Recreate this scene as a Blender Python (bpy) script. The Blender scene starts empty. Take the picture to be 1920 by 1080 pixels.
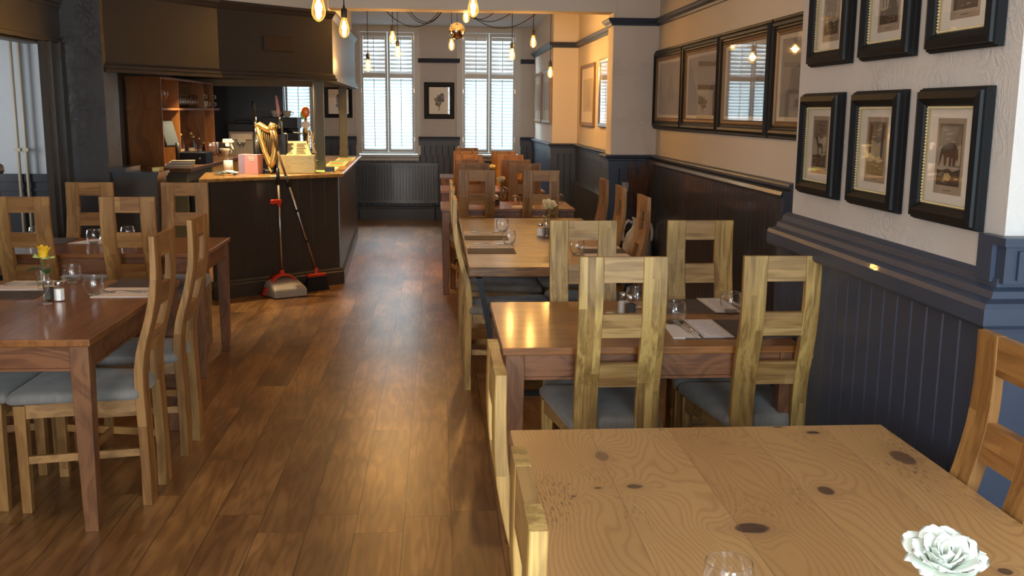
import bpy, bmesh, math, random
from mathutils import Vector, Matrix
R = math.radians
PI = math.pi
random.seed(7)
SC = bpy.context.scene
COL = SC.collection

# ---------------------------------------------------------------- camera
cam_d = bpy.data.cameras.new('camera')
cam = bpy.data.objects.new('camera', cam_d)
COL.objects.link(cam)
yaw, pitch, roll = 0.0753658954, 0.175343010, 0.00796155247
cam_d.sensor_width = 36.0
cam_d.lens = 36.0 * 1872.575 / 1920.0
cam_d.clip_start = 0.05
fwd = Vector((math.sin(yaw) * math.cos(pitch), math.cos(yaw) * math.cos(pitch), -math.sin(pitch)))
rgt = Vector((math.cos(yaw), -math.sin(yaw), 0))
upv = rgt.cross(fwd)
r2 = rgt * math.cos(roll) + upv * math.sin(roll)
u2 = -rgt * math.sin(roll) + upv * math.cos(roll)
mw = Matrix((r2, u2, -fwd)).transposed().to_4x4()
mw.translation = Vector((0, 0, 1.60))
cam.matrix_world = mw
SC.camera = cam

# ---------------------------------------------------------------- exposure, world, large lights
SC.view_settings.view_transform = 'Standard'
SC.view_settings.look = 'None'
SC.view_settings.gamma = 1.0
SC.view_settings.use_curve_mapping = False
SC.view_settings.exposure = 1.38
SC.cycles.use_denoising = True
SC.cycles.max_bounces = 8
SC.cycles.transparent_max_bounces = 24
SC.cycles.sample_clamp_indirect = 6.0
SC.cycles.caustics_reflective = False
SC.cycles.caustics_refractive = False

wd = bpy.data.worlds.new('sky')
SC.world = wd
wd.use_nodes = True
wd.node_tree.nodes['Background'].inputs[0].default_value = (0.60, 0.90, 1.0, 1)
wd.node_tree.nodes['Background'].inputs[1].default_value = 0.50


def area(name, loc, rot, sx, sy, power, color, spread=PI):
    d = bpy.data.lights.new(name, 'AREA')
    d.shape = 'RECTANGLE'; d.size = sx; d.size_y = sy; d.energy = power; d.color = color
    d.spread = spread
    o = bpy.data.objects.new(name, d)
    o.location = loc; o.rotation_euler = rot
    COL.objects.link(o)
    return o


DAY = (0.78, 0.92, 1.0)
for wx in (-2.19, -0.71, 0.765):          # daylight outside the shuttered far windows
    area('daylight', (wx, 16.9, 3.75), (R(-45), 0, 0), 1.3, 1.3, 170, DAY)
for wx, pw, dc in ((-1.5, 50, (1.0, 0.95, 0.90)), (1.02, 67, (0.70, 0.89, 1.0))):   # daylight through the street windows behind the camera
    area('daylight', (wx, -2.62, 1.65), (R(90), 0, 0), 1.3, 1.5, pw, dc)
area('daylight', (-4.85, 7.2, 1.5), (0, R(-90), 0), 1.2, 0.9, 14, (0.95, 0.95, 0.95))


# ---------------------------------------------------------------- shader helpers
class NT:
    def __init__(s, name):
        s.m = bpy.data.materials.new(name); s.m.use_nodes = True
        s.t = s.m.node_tree; s.t.nodes.clear()
        s.out = s.t.nodes.new('ShaderNodeOutputMaterial')

    def n(s, typ, **kw):
        nd = s.t.nodes.new(typ)
        ins = kw.pop('ins', {})
        for k, v in kw.items(): setattr(nd, k, v)
        for k, v in ins.items(): s.set(nd.inputs[k], v)
        return nd

    def set(s, sock, v):
        if isinstance(v, bpy.types.NodeSocket): s.t.links.new(v, sock)
        elif isinstance(v, bpy.types.Node): s.t.links.new(v.outputs[0], sock)
        else:
            if isinstance(v, tuple) and len(v) == 3 and sock.type == 'RGBA': v = v + (1,)
            sock.default_value = v

    def math(s, op, a, b=0.0, c=0.0):
        nd = s.n('ShaderNodeMath', operation=op)
        s.set(nd.inputs[0], a); s.set(nd.inputs[1], b); s.set(nd.inputs[2], c)
        return nd.outputs[0]

    def mix(s, f, a, b, mode='MIX'):
        nd = s.n('ShaderNodeMix', data_type='RGBA', blend_type=mode)
        s.set(nd.inputs[0], f); s.set(nd.inputs[6], a); s.set(nd.inputs[7], b)
        return nd.outputs[2]

    def sep(s, v):
        nd = s.n('ShaderNodeSeparateXYZ', ins={0: v}); return nd.outputs

    def comb(s, x, y, z):
        return s.n('ShaderNodeCombineXYZ', ins={0: x, 1: y, 2: z}).outputs[0]

    def noise(s, vec, scale, detail=3, rough=0.5, dist=0.0):
        return s.n('ShaderNodeTexNoise', ins={'Vector': vec, 'Scale': scale, 'Detail': detail, 'Roughness': rough, 'Distortion': dist}).outputs[0]

    def ramp(s, f, *stops):
        nd = s.n('ShaderNodeValToRGB', ins={0: f})
        e = nd.color_ramp.elements
        while len(e) < len(stops): e.new(0.5)
        for el, (p, c) in zip(e, stops):
            el.position = p; el.color = c + (1,) if len(c) == 3 else c
        return nd.outputs[0]

    def maprange(s, v, a, b, c, d):
        return s.n('ShaderNodeMapRange', ins={0: v, 1: a, 2: b, 3: c, 4: d}).outputs[0]

    def bump(s, h, strength=0.2, dist=0.01):
        return s.n('ShaderNodeBump', ins={'Height': h, 'Strength': strength, 'Distance': dist}).outputs[0]

    def principled(s, **kw):
        p = s.n('ShaderNodeBsdfPrincipled')
        for k, v in kw.items(): s.set(p.inputs[k.replace('_', ' ')], v)
        s.t.links.new(p.outputs[0], s.out.inputs[0])
        return p


def plain(name, col, rough=0.5, metal=0.0, coat=0.0, spec=0.5, var=0.06, bump=0.0, bscale=60):
    t = NT(name)
    co = t.n('ShaderNodeTexCoord').outputs['Object']
    nz = t.noise(co, 18, 3)
    c = t.mix(nz, tuple(x * (1 - var) for x in col), tuple(min(1, x * (1 + var)) for x in col))
    kw = dict(Base_Color=c, Roughness=rough, Metallic=metal, Coat_Weight=coat, Specular_IOR_Level=spec)
    if bump: kw['Normal'] = t.bump(t.noise(co, bscale, 4), bump, 0.004)
    t.principled(**kw)
    return t.m


def plaster(name, col, bump=0.6, rough=0.75, coat=0.0, lo=0.50, hi=0.68):
    t = NT(name)
    co = t.n('ShaderNodeTexCoord').outputs['Object']
    d = t.noise(co, 3.0, 3)
    w = t.n('ShaderNodeTexNoise', ins={'Vector': co, 'Scale': 9.0, 'Detail': 6, 'Roughness': 0.62, 'Distortion': 1.6}).outputs[0]
    ridge = t.math('ABSOLUTE', t.math('SUBTRACT', w, 0.5))
    ridge = t.maprange(ridge, 0.0, 0.06, 1.0, 0.0)
    mask = t.maprange(d, lo, hi, 0.0, 1.0)
    h = t.math('ADD', t.math('MULTIPLY', ridge, mask), t.math('MULTIPLY', t.noise(co, 55, 3), 0.22))
    c = t.mix(t.noise(co, 2.2, 2), tuple(x * 0.95 for x in col), col)
    t.principled(Base_Color=c, Roughness=rough, Coat_Weight=coat, Coat_Roughness=0.25, Normal=t.bump(h, bump, 0.006))
    return t.m


def wood(name, c0, c1, axis='z', rough=0.45, coat=0.0, stave=None, ring=26, dark=0.55, coat_r=0.15, bump=0.12, knots=False):
    """streaky grain along one object axis; stave=(width, length) gives glued strips of varied tone"""
    t = NT(name)
    co = t.n('ShaderNodeTexCoord').outputs['Object']
    rnd = t.n('ShaderNodeObjectInfo').outputs['Random']
    x, y, z = t.sep(co)
    if axis == 'z': a, b, c = z, x, y
    elif axis == 'x': a, b, c = x, z, y
    else: a, b, c = y, x, z
    off = t.math('MULTIPLY', rnd, 13.0)
    bb = t.math('ADD', b, 5.0)
    tone = t.noise(t.comb(t.math('ADD', a, off), bb, c), 4, 1)
    if stave:
        sw, sl = stave
        ip = t.math('FLOOR', t.math('DIVIDE', bb, sw))
        wn = t.n('ShaderNodeTexWhiteNoise', noise_dimensions='2D', ins={0: t.comb(ip, off, 0)})
        al = t.math('DIVIDE', t.math('ADD', t.math('ADD', a, 7.0), t.math('MULTIPLY', wn.outputs[0], sl)), sl)
        il = t.math('FLOOR', al)
        wn2 = t.n('ShaderNodeTexWhiteNoise', noise_dimensions='3D', ins={0: t.comb(ip, il, off)})
        tone = wn2.outputs[0]
    sh = t.math('MULTIPLY', tone, 3.0 if stave else 0.25)
    vec = t.comb(t.math('MULTIPLY', t.math('ADD', a, t.math('ADD', sh, off)), 1.0), t.math('MULTIPLY', t.math('ADD', bb, sh), 7.0), t.math('MULTIPLY', c, 7.0))
    nz = t.noise(vec, 1.8, 3, 0.55, 0.4)
    rings = t.math('SINE', t.math('MULTIPLY', nz, float(ring)))
    fine = t.noise(t.comb(t.math('MULTIPLY', a, 5.0), t.math('MULTIPLY', bb, 190.0), t.math('MULTIPLY', c, 190.0)), 1.0, 2, 0.7)
    g = t.math('ADD', t.math('MULTIPLY', t.maprange(rings, -1, 1, 0, 1), 0.34), t.math('MULTIPLY', fine, 0.66))
    base = t.mix(t.maprange(tone, 0.0, 1.0, 0.0, 1.0), c0, c1)
    darkc = t.mix(1.0, base, (dark, dark * 0.93, dark * 0.85), 'MULTIPLY')
    col = t.mix(t.maprange(g, 0.30, 0.66, 0, 1), darkc, base)
    if knots:
        kv = t.n('ShaderNodeTexVoronoi', ins={'Vector': t.comb(t.math('MULTIPLY', a, 2.6), t.math('MULTIPLY', bb, 6.5), off), 'Scale': 1.0, 'Randomness': 1.0})
        kz = t.noise(t.comb(t.math('MULTIPLY', a, 30.0), t.math('MULTIPLY', bb, 90.0), off), 1.0, 2)
        kd = t.math('ADD', kv.outputs['Distance'], t.math('MULTIPLY', kz, 0.05))
        col = t.mix(t.maprange(kd, 0.075, 0.10, 0.85, 0.0), col, (0.035, 0.012, 0.006))
    t.principled(Base_Color=col, Roughness=rough, Coat_Weight=coat, Coat_Roughness=coat_r, Normal=t.bump(g, bump, 0.002))
    return t.m


def floor_mat():
    t = NT('laminate_floor')
    co = t.n('ShaderNodeTexCoord').outputs['Object']
    x, y, z = t.sep(co)
    W, L = 0.1865, 1.26
    u = t.math('DIVIDE', t.math('ADD', x, 20 * W - 0.049), W)
    iu = t.math('FLOOR', u); fu = t.math('FRACT', u)
    wn = t.n('ShaderNodeTexWhiteNoise', noise_dimensions='1D', ins={1: iu})
    v = t.math('ADD', t.math('DIVIDE', t.math('ADD', y, 10.0), L), t.math('MULTIPLY', wn.outputs[0], 7.3))
    iv = t.math('FLOOR', v); fv = t.math('FRACT', v)
    tone = t.n('ShaderNodeTexWhiteNoise', noise_dimensions='2D', ins={0: t.comb(iu, iv, 0)}).outputs[0]
    e1 = t.math('MULTIPLY', t.math('MINIMUM', fu, t.math('SUBTRACT', 1.0, fu)), W)
    e2 = t.math('MULTIPLY', t.math('MINIMUM', fv, t.math('SUBTRACT', 1.0, fv)), L)
    e = t.math('MINIMUM', e1, e2)
    seam = t.maprange(e, 0.0006, 0.0030, 1.0, 0.0)
    sh = t.math('MULTIPLY', tone, 40.0)
    vec = t.comb(t.math('MULTIPLY', t.math('ADD', x, sh), 9.0), t.math('ADD', y, sh), 0.0)
    nz = t.noise(vec, 1.5, 2, 0.5, 0.25)
    rings = t.maprange(t.math('SINE', t.math('MULTIPLY', nz, 34.0)), -1, 1, 0, 1)
    fine = t.noise(t.comb(t.math('MULTIPLY', x, 130.0), t.math('MULTIPLY', y, 5.0), sh), 1.0, 3, 0.65)
    blotch = t.noise(t.comb(t.math('MULTIPLY', x, 3.0), y, sh), 1.6, 3)
    base = t.ramp(blotch, (0.28, (0.125, 0.056, 0.018)), (0.5, (0.29, 0.138, 0.043)), (0.70, (0.50, 0.265, 0.092)))
    base = t.mix(t.maprange(tone, 0, 1, 0.0, 0.45), base, (0.125, 0.056, 0.024))
    g = t.math('ADD', t.math('MULTIPLY', rings, 0.45), t.math('MULTIPLY', fine, 0.55))
    dk = t.mix(1.0, base, (0.62, 0.56, 0.50), 'MULTIPLY')
    col = t.mix(t.maprange(g, 0.2, 0.7, 0, 1), dk, base)
    col = t.mix(t.math('MULTIPLY', seam, 0.8), col, (0.012, 0.006, 0.004))
    h = t.math('SUBTRACT', t.math('MULTIPLY', fine, 0.25), seam)
    t.principled(Base_Color=col, Roughness=0.31, Coat_Weight=0.25, Coat_Roughness=0.28, Specular_IOR_Level=0.6, Normal=t.bump(h, 0.09, 0.002))
    return t.m


def front_table_mat():
    """pale knotty pine boards running along y; knots where the boards have them"""
    t = NT('knotty_pine')
    co = t.n('ShaderNodeTexCoord').outputs['Object']
    x, y, z = t.sep(co)
    seams = (0.401, 0.617, 0.821, 1.039)
    board = 0.0
    seam = 0.0
    for s_ in seams:
        board = t.math('ADD', board, t.math('GREATER_THAN', x, s_))
        seam = t.math('MAXIMUM', seam, t.maprange(t.math('ABSOLUTE', t.math('SUBTRACT', x, s_)), 0.0004, 0.0022, 1.0, 0.0))
    wn = t.n('ShaderNodeTexWhiteNoise', noise_dimensions='1D', ins={1: t.math('ADD', board, 3.7)}).outputs[0]
    knots = [(0.641, 1.893, .037, .026, 1), (0.445, 2.135, .019, .014, .85), (1.150, 2.290, .026, .052, .8), (0.873, 2.086, .018, .026, .9),
             (0.404, 2.341, .017, .034, .6), (0.998, 2.495, .018, .012, 1), (0.920, 2.545, .014, .006, 1), (0.298, 2.085, .006, .005, 1), (1.055, 1.672, .014, .014, .9),
             (0.735, 2.42, .02, .02, .12), (0.36, 2.13, .009, .007, .8), (0.76, 1.45, .02, .02, .9), (0.52, 1.15, .02, .016, .9), (1.0, 1.2, .02, .02, .9)]
    wob = t.noise(t.comb(t.math('MULTIPLY', x, 2.6), t.math('MULTIPLY', y, 0.8), t.math('MULTIPLY', board, 5.0)), 1.6, 2, 0.45, 0.2)
    g = t.math('ADD', t.math('MULTIPLY', x, 62.0), t.math('MULTIPLY', wob, 26.0))
    kd = 0.0; halo = 0.0; wn_k = t.noise(co, 60, 2)
    for kx, ky, a_, b_, st in knots:
        dx = t.math('DIVIDE', t.math('SUBTRACT', x, kx), a_)
        dy = t.math('DIVIDE', t.math('SUBTRACT', y, ky), b_)
        r = t.math('SQRT', t.math('ADD', t.math('MULTIPLY', dx, dx), t.math('MULTIPLY', dy, dy)))
        r = t.math('ADD', r, t.math('MULTIPLY', t.math('SUBTRACT', wn_k, 0.5), 0.35))
        core = t.math('MULTIPLY', t.maprange(r, 0.85, 1.08, 1.0, 0.0), st)
        kd = t.math('MAXIMUM', kd, core)
        hl = t.math('EXPONENT', t.math('MULTIPLY', r, -0.55))
        g = t.math('ADD', g, t.math('MULTIPLY', hl, 9.0 * (1 if st > .5 else 1.5)))
        halo = t.math('MAXIMUM', halo, t.math('MULTIPLY', t.maprange(r, 0.9, 2.6, 0.5, 0.0), st))
    lines = t.maprange(t.math('SINE', t.math('MULTIPLY', g, 6.2831)), -1, 1, 0, 1)
    lines = t.math('POWER', lines, 4.0)
    fine = t.noise(t.comb(t.math('MULTIPLY', x, 120.0), t.math('MULTIPLY', y, 6.0), 0.0), 1.0, 3)
    ticks = t.noise(t.comb(t.math('MULTIPLY', x, 260.0), t.math('MULTIPLY', y, 34.0), 0.0), 1.0, 2)
    patch = t.maprange(t.noise(t.comb(t.math('MULTIPLY', x, 4.0), t.math('MULTIPLY', y, 1.6), 2.0), 1.3, 3), 0.56, 0.66, 0, 1)
    tick = t.math('MULTIPLY', t.maprange(ticks, 0.56, 0.62, 0, 1), patch)
    base = t.mix(t.noise(co, 2.2, 3), (0.50, 0.270, 0.098), (0.71, 0.430, 0.185))
    base = t.mix(t.math('MULTIPLY', wn, 0.6), base, (0.42, 0.215, 0.07))
    col = t.mix(t.math('MULTIPLY', lines, 0.33), base, (0.22, 0.10, 0.035))
    col = t.mix(t.math('MULTIPLY', fine, 0.25), col, (0.33, 0.17, 0.07))
    col = t.mix(t.math('MULTIPLY', tick, 0.75), col, (0.09, 0.045, 0.02))
    col = t.mix(t.math('MULTIPLY', halo, 0.6), col, (0.22, 0.115, 0.06))
    col = t.mix(kd, col, t.mix(t.noise(co, 90, 3), (0.035, 0.018, 0.012), (0.12, 0.055, 0.035)))
    col = t.mix(t.math('MULTIPLY', seam, 0.45), col, (0.16, 0.08, 0.035))
    t.principled(Base_Color=col, Roughness=0.42, Coat_Weight=0.18, Coat_Roughness=0.3, Normal=t.bump(t.math('ADD', lines, seam), 0.08, 0.002))
    return t.m


def glass_mat(name, tint=(1, 1, 1), boost=1.0, base=0.03):
    t = NT(name)
    lw = t.n('ShaderNodeLayerWeight', ins={'Blend': 0.5}).outputs['Facing']
    fr = t.math('MULTIPLY', t.math('POWER', lw, 5.0), 0.85)
    edge = t.math('MULTIPLY', t.math('POWER', lw, 2.5), 0.45 * boost)
    f = t.math('MINIMUM', t.math('ADD', t.math('ADD', fr, edge), base), 1.0)
    tr = t.n('ShaderNodeBsdfTransparent', ins={0: tint + (1,)})
    gl = t.n('ShaderNodeBsdfGlossy', ins={0: (1, 1, 1, 1), 'Roughness': 0.02})
    mx = t.n('ShaderNodeMixShader', ins={0: f, 1: tr, 2: gl})
    t.t.links.new(mx.outputs[0], t.out.inputs[0])
    return t.m


def amber_mat():
    t = NT('glowing_amber_glass')
    tr = t.n('ShaderNodeBsdfTransparent', ins={0: (1.0, 0.86, 0.55, 1)})
    gl = t.n('ShaderNodeBsdfGlossy', ins={0: (1, 1, 1, 1), 'Roughness': 0.02})
    lw = t.n('ShaderNodeLayerWeight', ins={'Blend': 0.5}).outputs['Facing']
    f = t.math('ADD', t.math('MULTIPLY', t.math('POWER', lw, 3.0), 0.5), 0.05)
    mx = t.n('ShaderNodeMixShader', ins={0: f, 1: tr, 2: gl})
    em = t.n('ShaderNodeEmission', ins={0: (1.0, 0.50, 0.10, 1), 1: t.math('ADD', t.math('MULTIPLY', t.math('POWER', lw, 2.0), 0.45), 0.12)})
    ad = t.n('ShaderNodeAddShader', ins={0: mx, 1: em})
    t.t.links.new(ad.outputs[0], t.out.inputs[0])
    return t.m


def solid_glass(name):
    t = NT(name)
    g = t.n('ShaderNodeBsdfGlass', ins={0: (1, 1, 1, 1), 'Roughness': 0.0, 'IOR': 1.47})
    tr = t.n('ShaderNodeBsdfTransparent', ins={0: (1, 1, 1, 1)})
    mx = t.n('ShaderNodeMixShader', ins={0: 0.8, 1: tr, 2: g})
    t.t.links.new(mx.outputs[0], t.out.inputs[0])
    return t.m


def emit(name, col, strength):
    t = NT(name)
    e = t.n('ShaderNodeEmission', ins={0: col + (1,), 1: strength})
    t.t.links.new(e.outputs[0], t.out.inputs[0])
    return t.m


def slat_mat(name='white_louvre_paint', tr=0.30):
    t = NT(name)
    d = t.n('ShaderNodeBsdfDiffuse', ins={0: (0.80, 0.83, 0.84, 1)})
    tl = t.n('ShaderNodeBsdfTranslucent', ins={0: (0.72, 0.86, 0.90, 1)})
    m = t.n('ShaderNodeMixShader', ins={0: tr, 1: d, 2: tl})
    t.t.links.new(m.outputs[0], t.out.inputs[0])
    return t.m


def fabric_mat(name, c0, c1):
    t = NT(name)
    co = t.n('ShaderNodeTexCoord').outputs['Object']
    rnd = t.n('ShaderNodeObjectInfo').outputs['Random']
    v = t.comb(t.math('ADD', t.sep(co)[0], rnd), t.sep(co)[1], t.sep(co)[2])
    big = t.noise(v, 9, 4)
    w = t.noise(t.comb(t.math('MULTIPLY', t.sep(co)[0], 300.0), t.math('MULTIPLY', t.sep(co)[1], 60.0), t.sep(co)[2]), 1.0, 2)
    c = t.mix(t.maprange(big, 0.3, 0.7, 0, 1), c0, c1)
    c = t.mix(t.math('MULTIPLY', w, 0.5), c, tuple(q * 0.6 for q in c0))
    t.principled(Base_Color=c, Roughness=0.95, Specular_IOR_Level=0.15, Sheen_Weight=0.3, Normal=t.bump(w, 0.25, 0.002))
    return t.m


M = {}
M['plaster'] = plaster('cream_plaster', (0.74, 0.67, 0.60), 0.55)
M['plaster_rough'] = plaster('rough_trowelled_plaster', (0.68, 0.655, 0.64), 0.42, lo=0.40, hi=0.62)
M['plaster_smooth'] = plaster('smooth_cream_plaster', (0.74, 0.66, 0.56), 0.25)
M['plaster_far'] = plaster('daylit_pale_plaster', (0.53, 0.545, 0.57), 0.3)  # bluish tint stands in for daylight from the far windows
M['ceiling'] = plaster('ceiling_plaster', (0.74, 0.78, 0.82), 0.35)  # blue cast of the window daylight put into the ceiling colour
M['dark_plaster'] = plaster('dark_textured_plaster', (0.033, 0.030, 0.031), 0.5, 0.5, 0.2)
M['slate'] = plain('slate_paint', (0.036, 0.052, 0.092), 0.45, coat=0.06, bump=0.05, bscale=40)  # same dark paint, sky-blue daylight put into its colour
M['canopy_paint'] = plain('canopy_paint', (0.036, 0.032, 0.031), 0.38, spec=0.5, bump=0.05, bscale=26)
M['plate'] = plain('brown_plate_paint', (0.035, 0.020, 0.012), 0.6)
M['slate_gloss'] = plain('slate_gloss_paint', (0.036, 0.040, 0.050), 0.30, coat=0.3, bump=0.06, bscale=30)
M['bar_paint'] = plain('charcoal_bar_paint', (0.046, 0.037, 0.029), 0.36, coat=0.15, bump=0.06, bscale=26)
M['oak'] = wood('oak_upright', (0.37, 0.215, 0.062), (0.62, 0.41, 0.135), 'z', 0.46, stave=(0.0285, 1.0), dark=0.54)
M['warm'] = wood('warm_lit_oak_upright', (0.29, 0.135, 0.038), (0.47, 0.255, 0.085), 'z', 0.44, stave=(0.040, 0.6), dark=0.66)  # same oak, warm light on the left chairs put into the colour
M['warm_rail'] = wood('warm_lit_oak_rail', (0.29, 0.13, 0.036), (0.46, 0.24, 0.08), 'x', 0.44, stave=(0.09, 0.6), dark=0.66)
M['warm_side'] = wood('warm_lit_oak_side', (0.29, 0.135, 0.038), (0.47, 0.255, 0.085), 'y', 0.44, dark=0.66)
M['brown'] = wood('lamplit_oak_upright', (0.27, 0.130, 0.038), (0.43, 0.225, 0.076), 'z', 0.5, stave=(0.045, 0.9), dark=0.66)  # same oak, orange lamp glow of the far rows put into the colour
M['brown_rail'] = wood('lamplit_oak_rail', (0.27, 0.130, 0.038), (0.43, 0.225, 0.076), 'x', 0.5, stave=(0.09, 0.9), dark=0.66)
M['brown_side'] = wood('lamplit_oak_side', (0.27, 0.130, 0.038), (0.43, 0.225, 0.076), 'y', 0.5, dark=0.66)
M['oak_rail'] = wood('oak_rail', (0.36, 0.20, 0.068), (0.52, 0.33, 0.125), 'x', 0.46, stave=(0.09, 0.5), dark=0.60)
M['oak_side'] = wood('oak_side', (0.36, 0.21, 0.075), (0.52, 0.35, 0.14), 'y', 0.46, dark=0.62)
M['pine_dark'] = wood('stained_pine_boards', (0.20, 0.064, 0.013), (0.31, 0.118, 0.028), 'x', 0.32, coat=0.28, stave=(0.14, 3.0), dark=0.66, coat_r=0.12, bump=0.08, knots=True)
M['pine_dark_y'] = wood('stained_pine_boards_long', (0.20, 0.064, 0.013), (0.31, 0.118, 0.028), 'y', 0.32, coat=0.40, stave=(0.14, 3.0), dark=0.66, coat_r=0.12, bump=0.08, knots=True)
M['pine_leg'] = wood('stained_pine_leg', (0.17, 0.070, 0.028), (0.26, 0.115, 0.05), 'z', 0.40, dark=0.6)
M['pine_apron'] = wood('stained_pine_apron', (0.20, 0.075, 0.028), (0.27, 0.11, 0.045), 'x', 0.38, dark=0.55)
M['plank'] = wood('thick_plank_top', (0.145, 0.066, 0.024), (0.32, 0.165, 0.064), 'x', 0.38, coat=0.25, stave=(0.17, 3.0), dark=0.45, coat_r=0.16, knots=True)
M['cab'] = wood('orange_cabinet_wood', (0.26, 0.092, 0.018), (0.38, 0.150, 0.034), 'z', 0.45, coat=0.1, dark=0.72, ring=14)
M['counter'] = wood('varnished_counter', (0.38, 0.20, 0.06), (0.50, 0.28, 0.09), 'x', 0.25, coat=0.4, dark=0.7)
M['counter_dark'] = wood('worn_dark_counter', (0.13, 0.055, 0.02), (0.20, 0.09, 0.035), 'y', 0.35, coat=0.3, dark=0.6)
M['floor'] = floor_mat()
M['knotty'] = front_table_mat()
M['seat'] = fabric_mat('grey_suede', (0.205, 0.19, 0.175), (0.33, 0.31, 0.285))
M['glass'] = glass_mat('clear_glass', boost=1.0, base=0.05)
M['glass_rim'] = glass_mat('tumbler_glass', boost=1.5, base=0.035)
M['solid'] = solid_glass('solid_clear_glass')
M['pane'] = glass_mat('picture_glass', boost=0.0, base=0.025)
M['slat'] = slat_mat()
M['slat_top'] = slat_mat('white_closed_louvre_paint', 0.06)
M['white'] = plain('white_satin_paint', (0.50, 0.53, 0.55), 0.4)
M['black'] = plain('black_lacquer', (0.006, 0.007, 0.009), 0.50, spec=0.25)
M['blackm'] = plain('black_plastic', (0.008, 0.008, 0.009), 0.45)
M['steel_blue'] = plain('dark_steel', (0.018, 0.024, 0.034), 0.4, metal=0.3)
M['gold'] = plain('gold_leaf', (0.62, 0.42, 0.14), 0.32, metal=0.8)
M['gilt'] = plain('gilt_beading', (0.50, 0.40, 0.20), 0.5, metal=0.25)
M['bronze'] = plain('bronze_moulding', (0.26, 0.155, 0.07), 0.4, metal=0.35)
M['cream_slip'] = plain('cream_slip', (0.72, 0.62, 0.50), 0.5)
M['mat'] = plain('cream_mount_board', (0.86, 0.81, 0.72), 0.85)
M['paper_old'] = plain('aged_paper', (0.42, 0.33, 0.24), 0.9, var=0.15)
M['paper'] = plain('white_paper', (0.78, 0.74, 0.74), 0.85, var=0.03)
M['napkin'] = plain('paper_napkin', (0.80, 0.72, 0.66), 0.95, var=0.03, bump=0.2, bscale=50)
M['ink'] = plain('printed_ink', (0.20, 0.19, 0.22), 0.9)
M['print_dark'] = plain('engraving_dark', (0.085, 0.058, 0.040), 0.9, var=0.5)
M['print_mid'] = plain('engraving_mid', (0.22, 0.165, 0.115), 0.9, var=0.35)
M['print_light'] = plain('engraving_light', (0.40, 0.335, 0.25), 0.9, var=0.2)
M['print_tan'] = plain('engraving_tan', (0.48, 0.36, 0.17), 0.9, var=0.2)
M['paint_grey'] = plain('landscape_grey', (0.22, 0.20, 0.18), 0.8, var=0.4)
M['paint_sky'] = plain('landscape_sky', (0.36, 0.31, 0.25), 0.8, var=0.12)
M['paint_far'] = plain('landscape_haze', (0.27, 0.24, 0.20), 0.8, var=0.2)
M['chrome'] = plain('chrome', (0.72, 0.71, 0.70), 0.16, metal=1.0)
M['steel'] = plain('brushed_steel', (0.50, 0.48, 0.45), 0.32, metal=1.0)
M['salt'] = plain('salt_grains', (0.85, 0.84, 0.82), 0.9)
M['pepper'] = plain('pepper_grains', (0.055, 0.048, 0.04), 0.9, var=0.6, bump=0.8, bscale=300)
M['placemat'] = plain('woven_brown_placemat', (0.085, 0.066, 0.058), 0.7, var=0.4)
M['red'] = plain('red_plastic', (0.55, 0.035, 0.012), 0.35)
M['greige'] = plain('greige_plastic', (0.36, 0.31, 0.25), 0.45)
M['leaf'] = plain('green_leaf', (0.018, 0.075, 0.014), 0.4, var=0.4)
M['stem'] = plain('green_stem', (0.06, 0.13, 0.03), 0.5)
M['petal_white'] = plain('white_petal', (0.92, 0.97, 0.89), 0.6, var=0.03)
M['petal_cream'] = plain('cream_petal', (0.80, 0.68, 0.42), 0.6, var=0.05)
M['petal_yellow'] = plain('yellow_petal', (0.85, 0.52, 0.02), 0.6, var=0.1)
M['petal_green'] = plain('pale_green_sepal', (0.52, 0.66, 0.26), 0.6, var=0.1)
M['water'] = glass_mat('water', (0.96, 0.97, 0.97), 0.3)
M['ceramic'] = plain('white_ceramic', (0.74, 0.74, 0.76), 0.5, bump=0.1, bscale=30)
M['twig'] = plain('dark_red_twig', (0.10, 0.038, 0.022), 0.7, var=0.4)
M['mirror'] = plain('mirror_tile', (0.80, 0.72, 0.62), 0.08, metal=1.0)
M['filament'] = emit('glowing_filament', (1.0, 0.62, 0.22), 22.0)
M['pipe'] = plain('cream_pipe_paint', (0.50, 0.42, 0.32), 0.4)
M['cord'] = plain('black_cord', (0.006, 0.006, 0.007), 0.9, spec=0.1)
M['pink'] = plain('pink_card', (0.52, 0.25, 0.27), 0.6)
M['lilac'] = plain('lilac_card', (0.28, 0.22, 0.34), 0.6)
M['gold_hammer'] = plain('hammered_gold', (0.50, 0.38, 0.16), 0.35, metal=0.55, bump=0.9, bscale=110)
M['orange'] = plain('orange_lens', (0.75, 0.16, 0.01), 0.3)
M['green'] = plain('green_print', (0.20, 0.45, 0.08), 0.6)
M['orange_print'] = plain('orange_print', (0.62, 0.15, 0.03), 0.6)
M['yellow_print'] = plain('yellow_print', (0.70, 0.55, 0.22), 0.6)
M['screen'] = plain('grey_screen', (0.07, 0.085, 0.10), 0.5)
M['tan'] = plain('lit_header_paint', (0.24, 0.20, 0.12), 0.6)  # header edge painted lighter in place of lamp light falling on it
M['olive'] = plain('olive_panel', (0.085, 0.075, 0.045), 0.5)
M['brown_glass'] = glass_mat('brown_glass', (0.45, 0.28, 0.15), 0.6)
M['amber'] = amber_mat()
M['downlight'] = emit('downlight_lamp', (1.0, 0.78, 0.45), 9.0)


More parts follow.
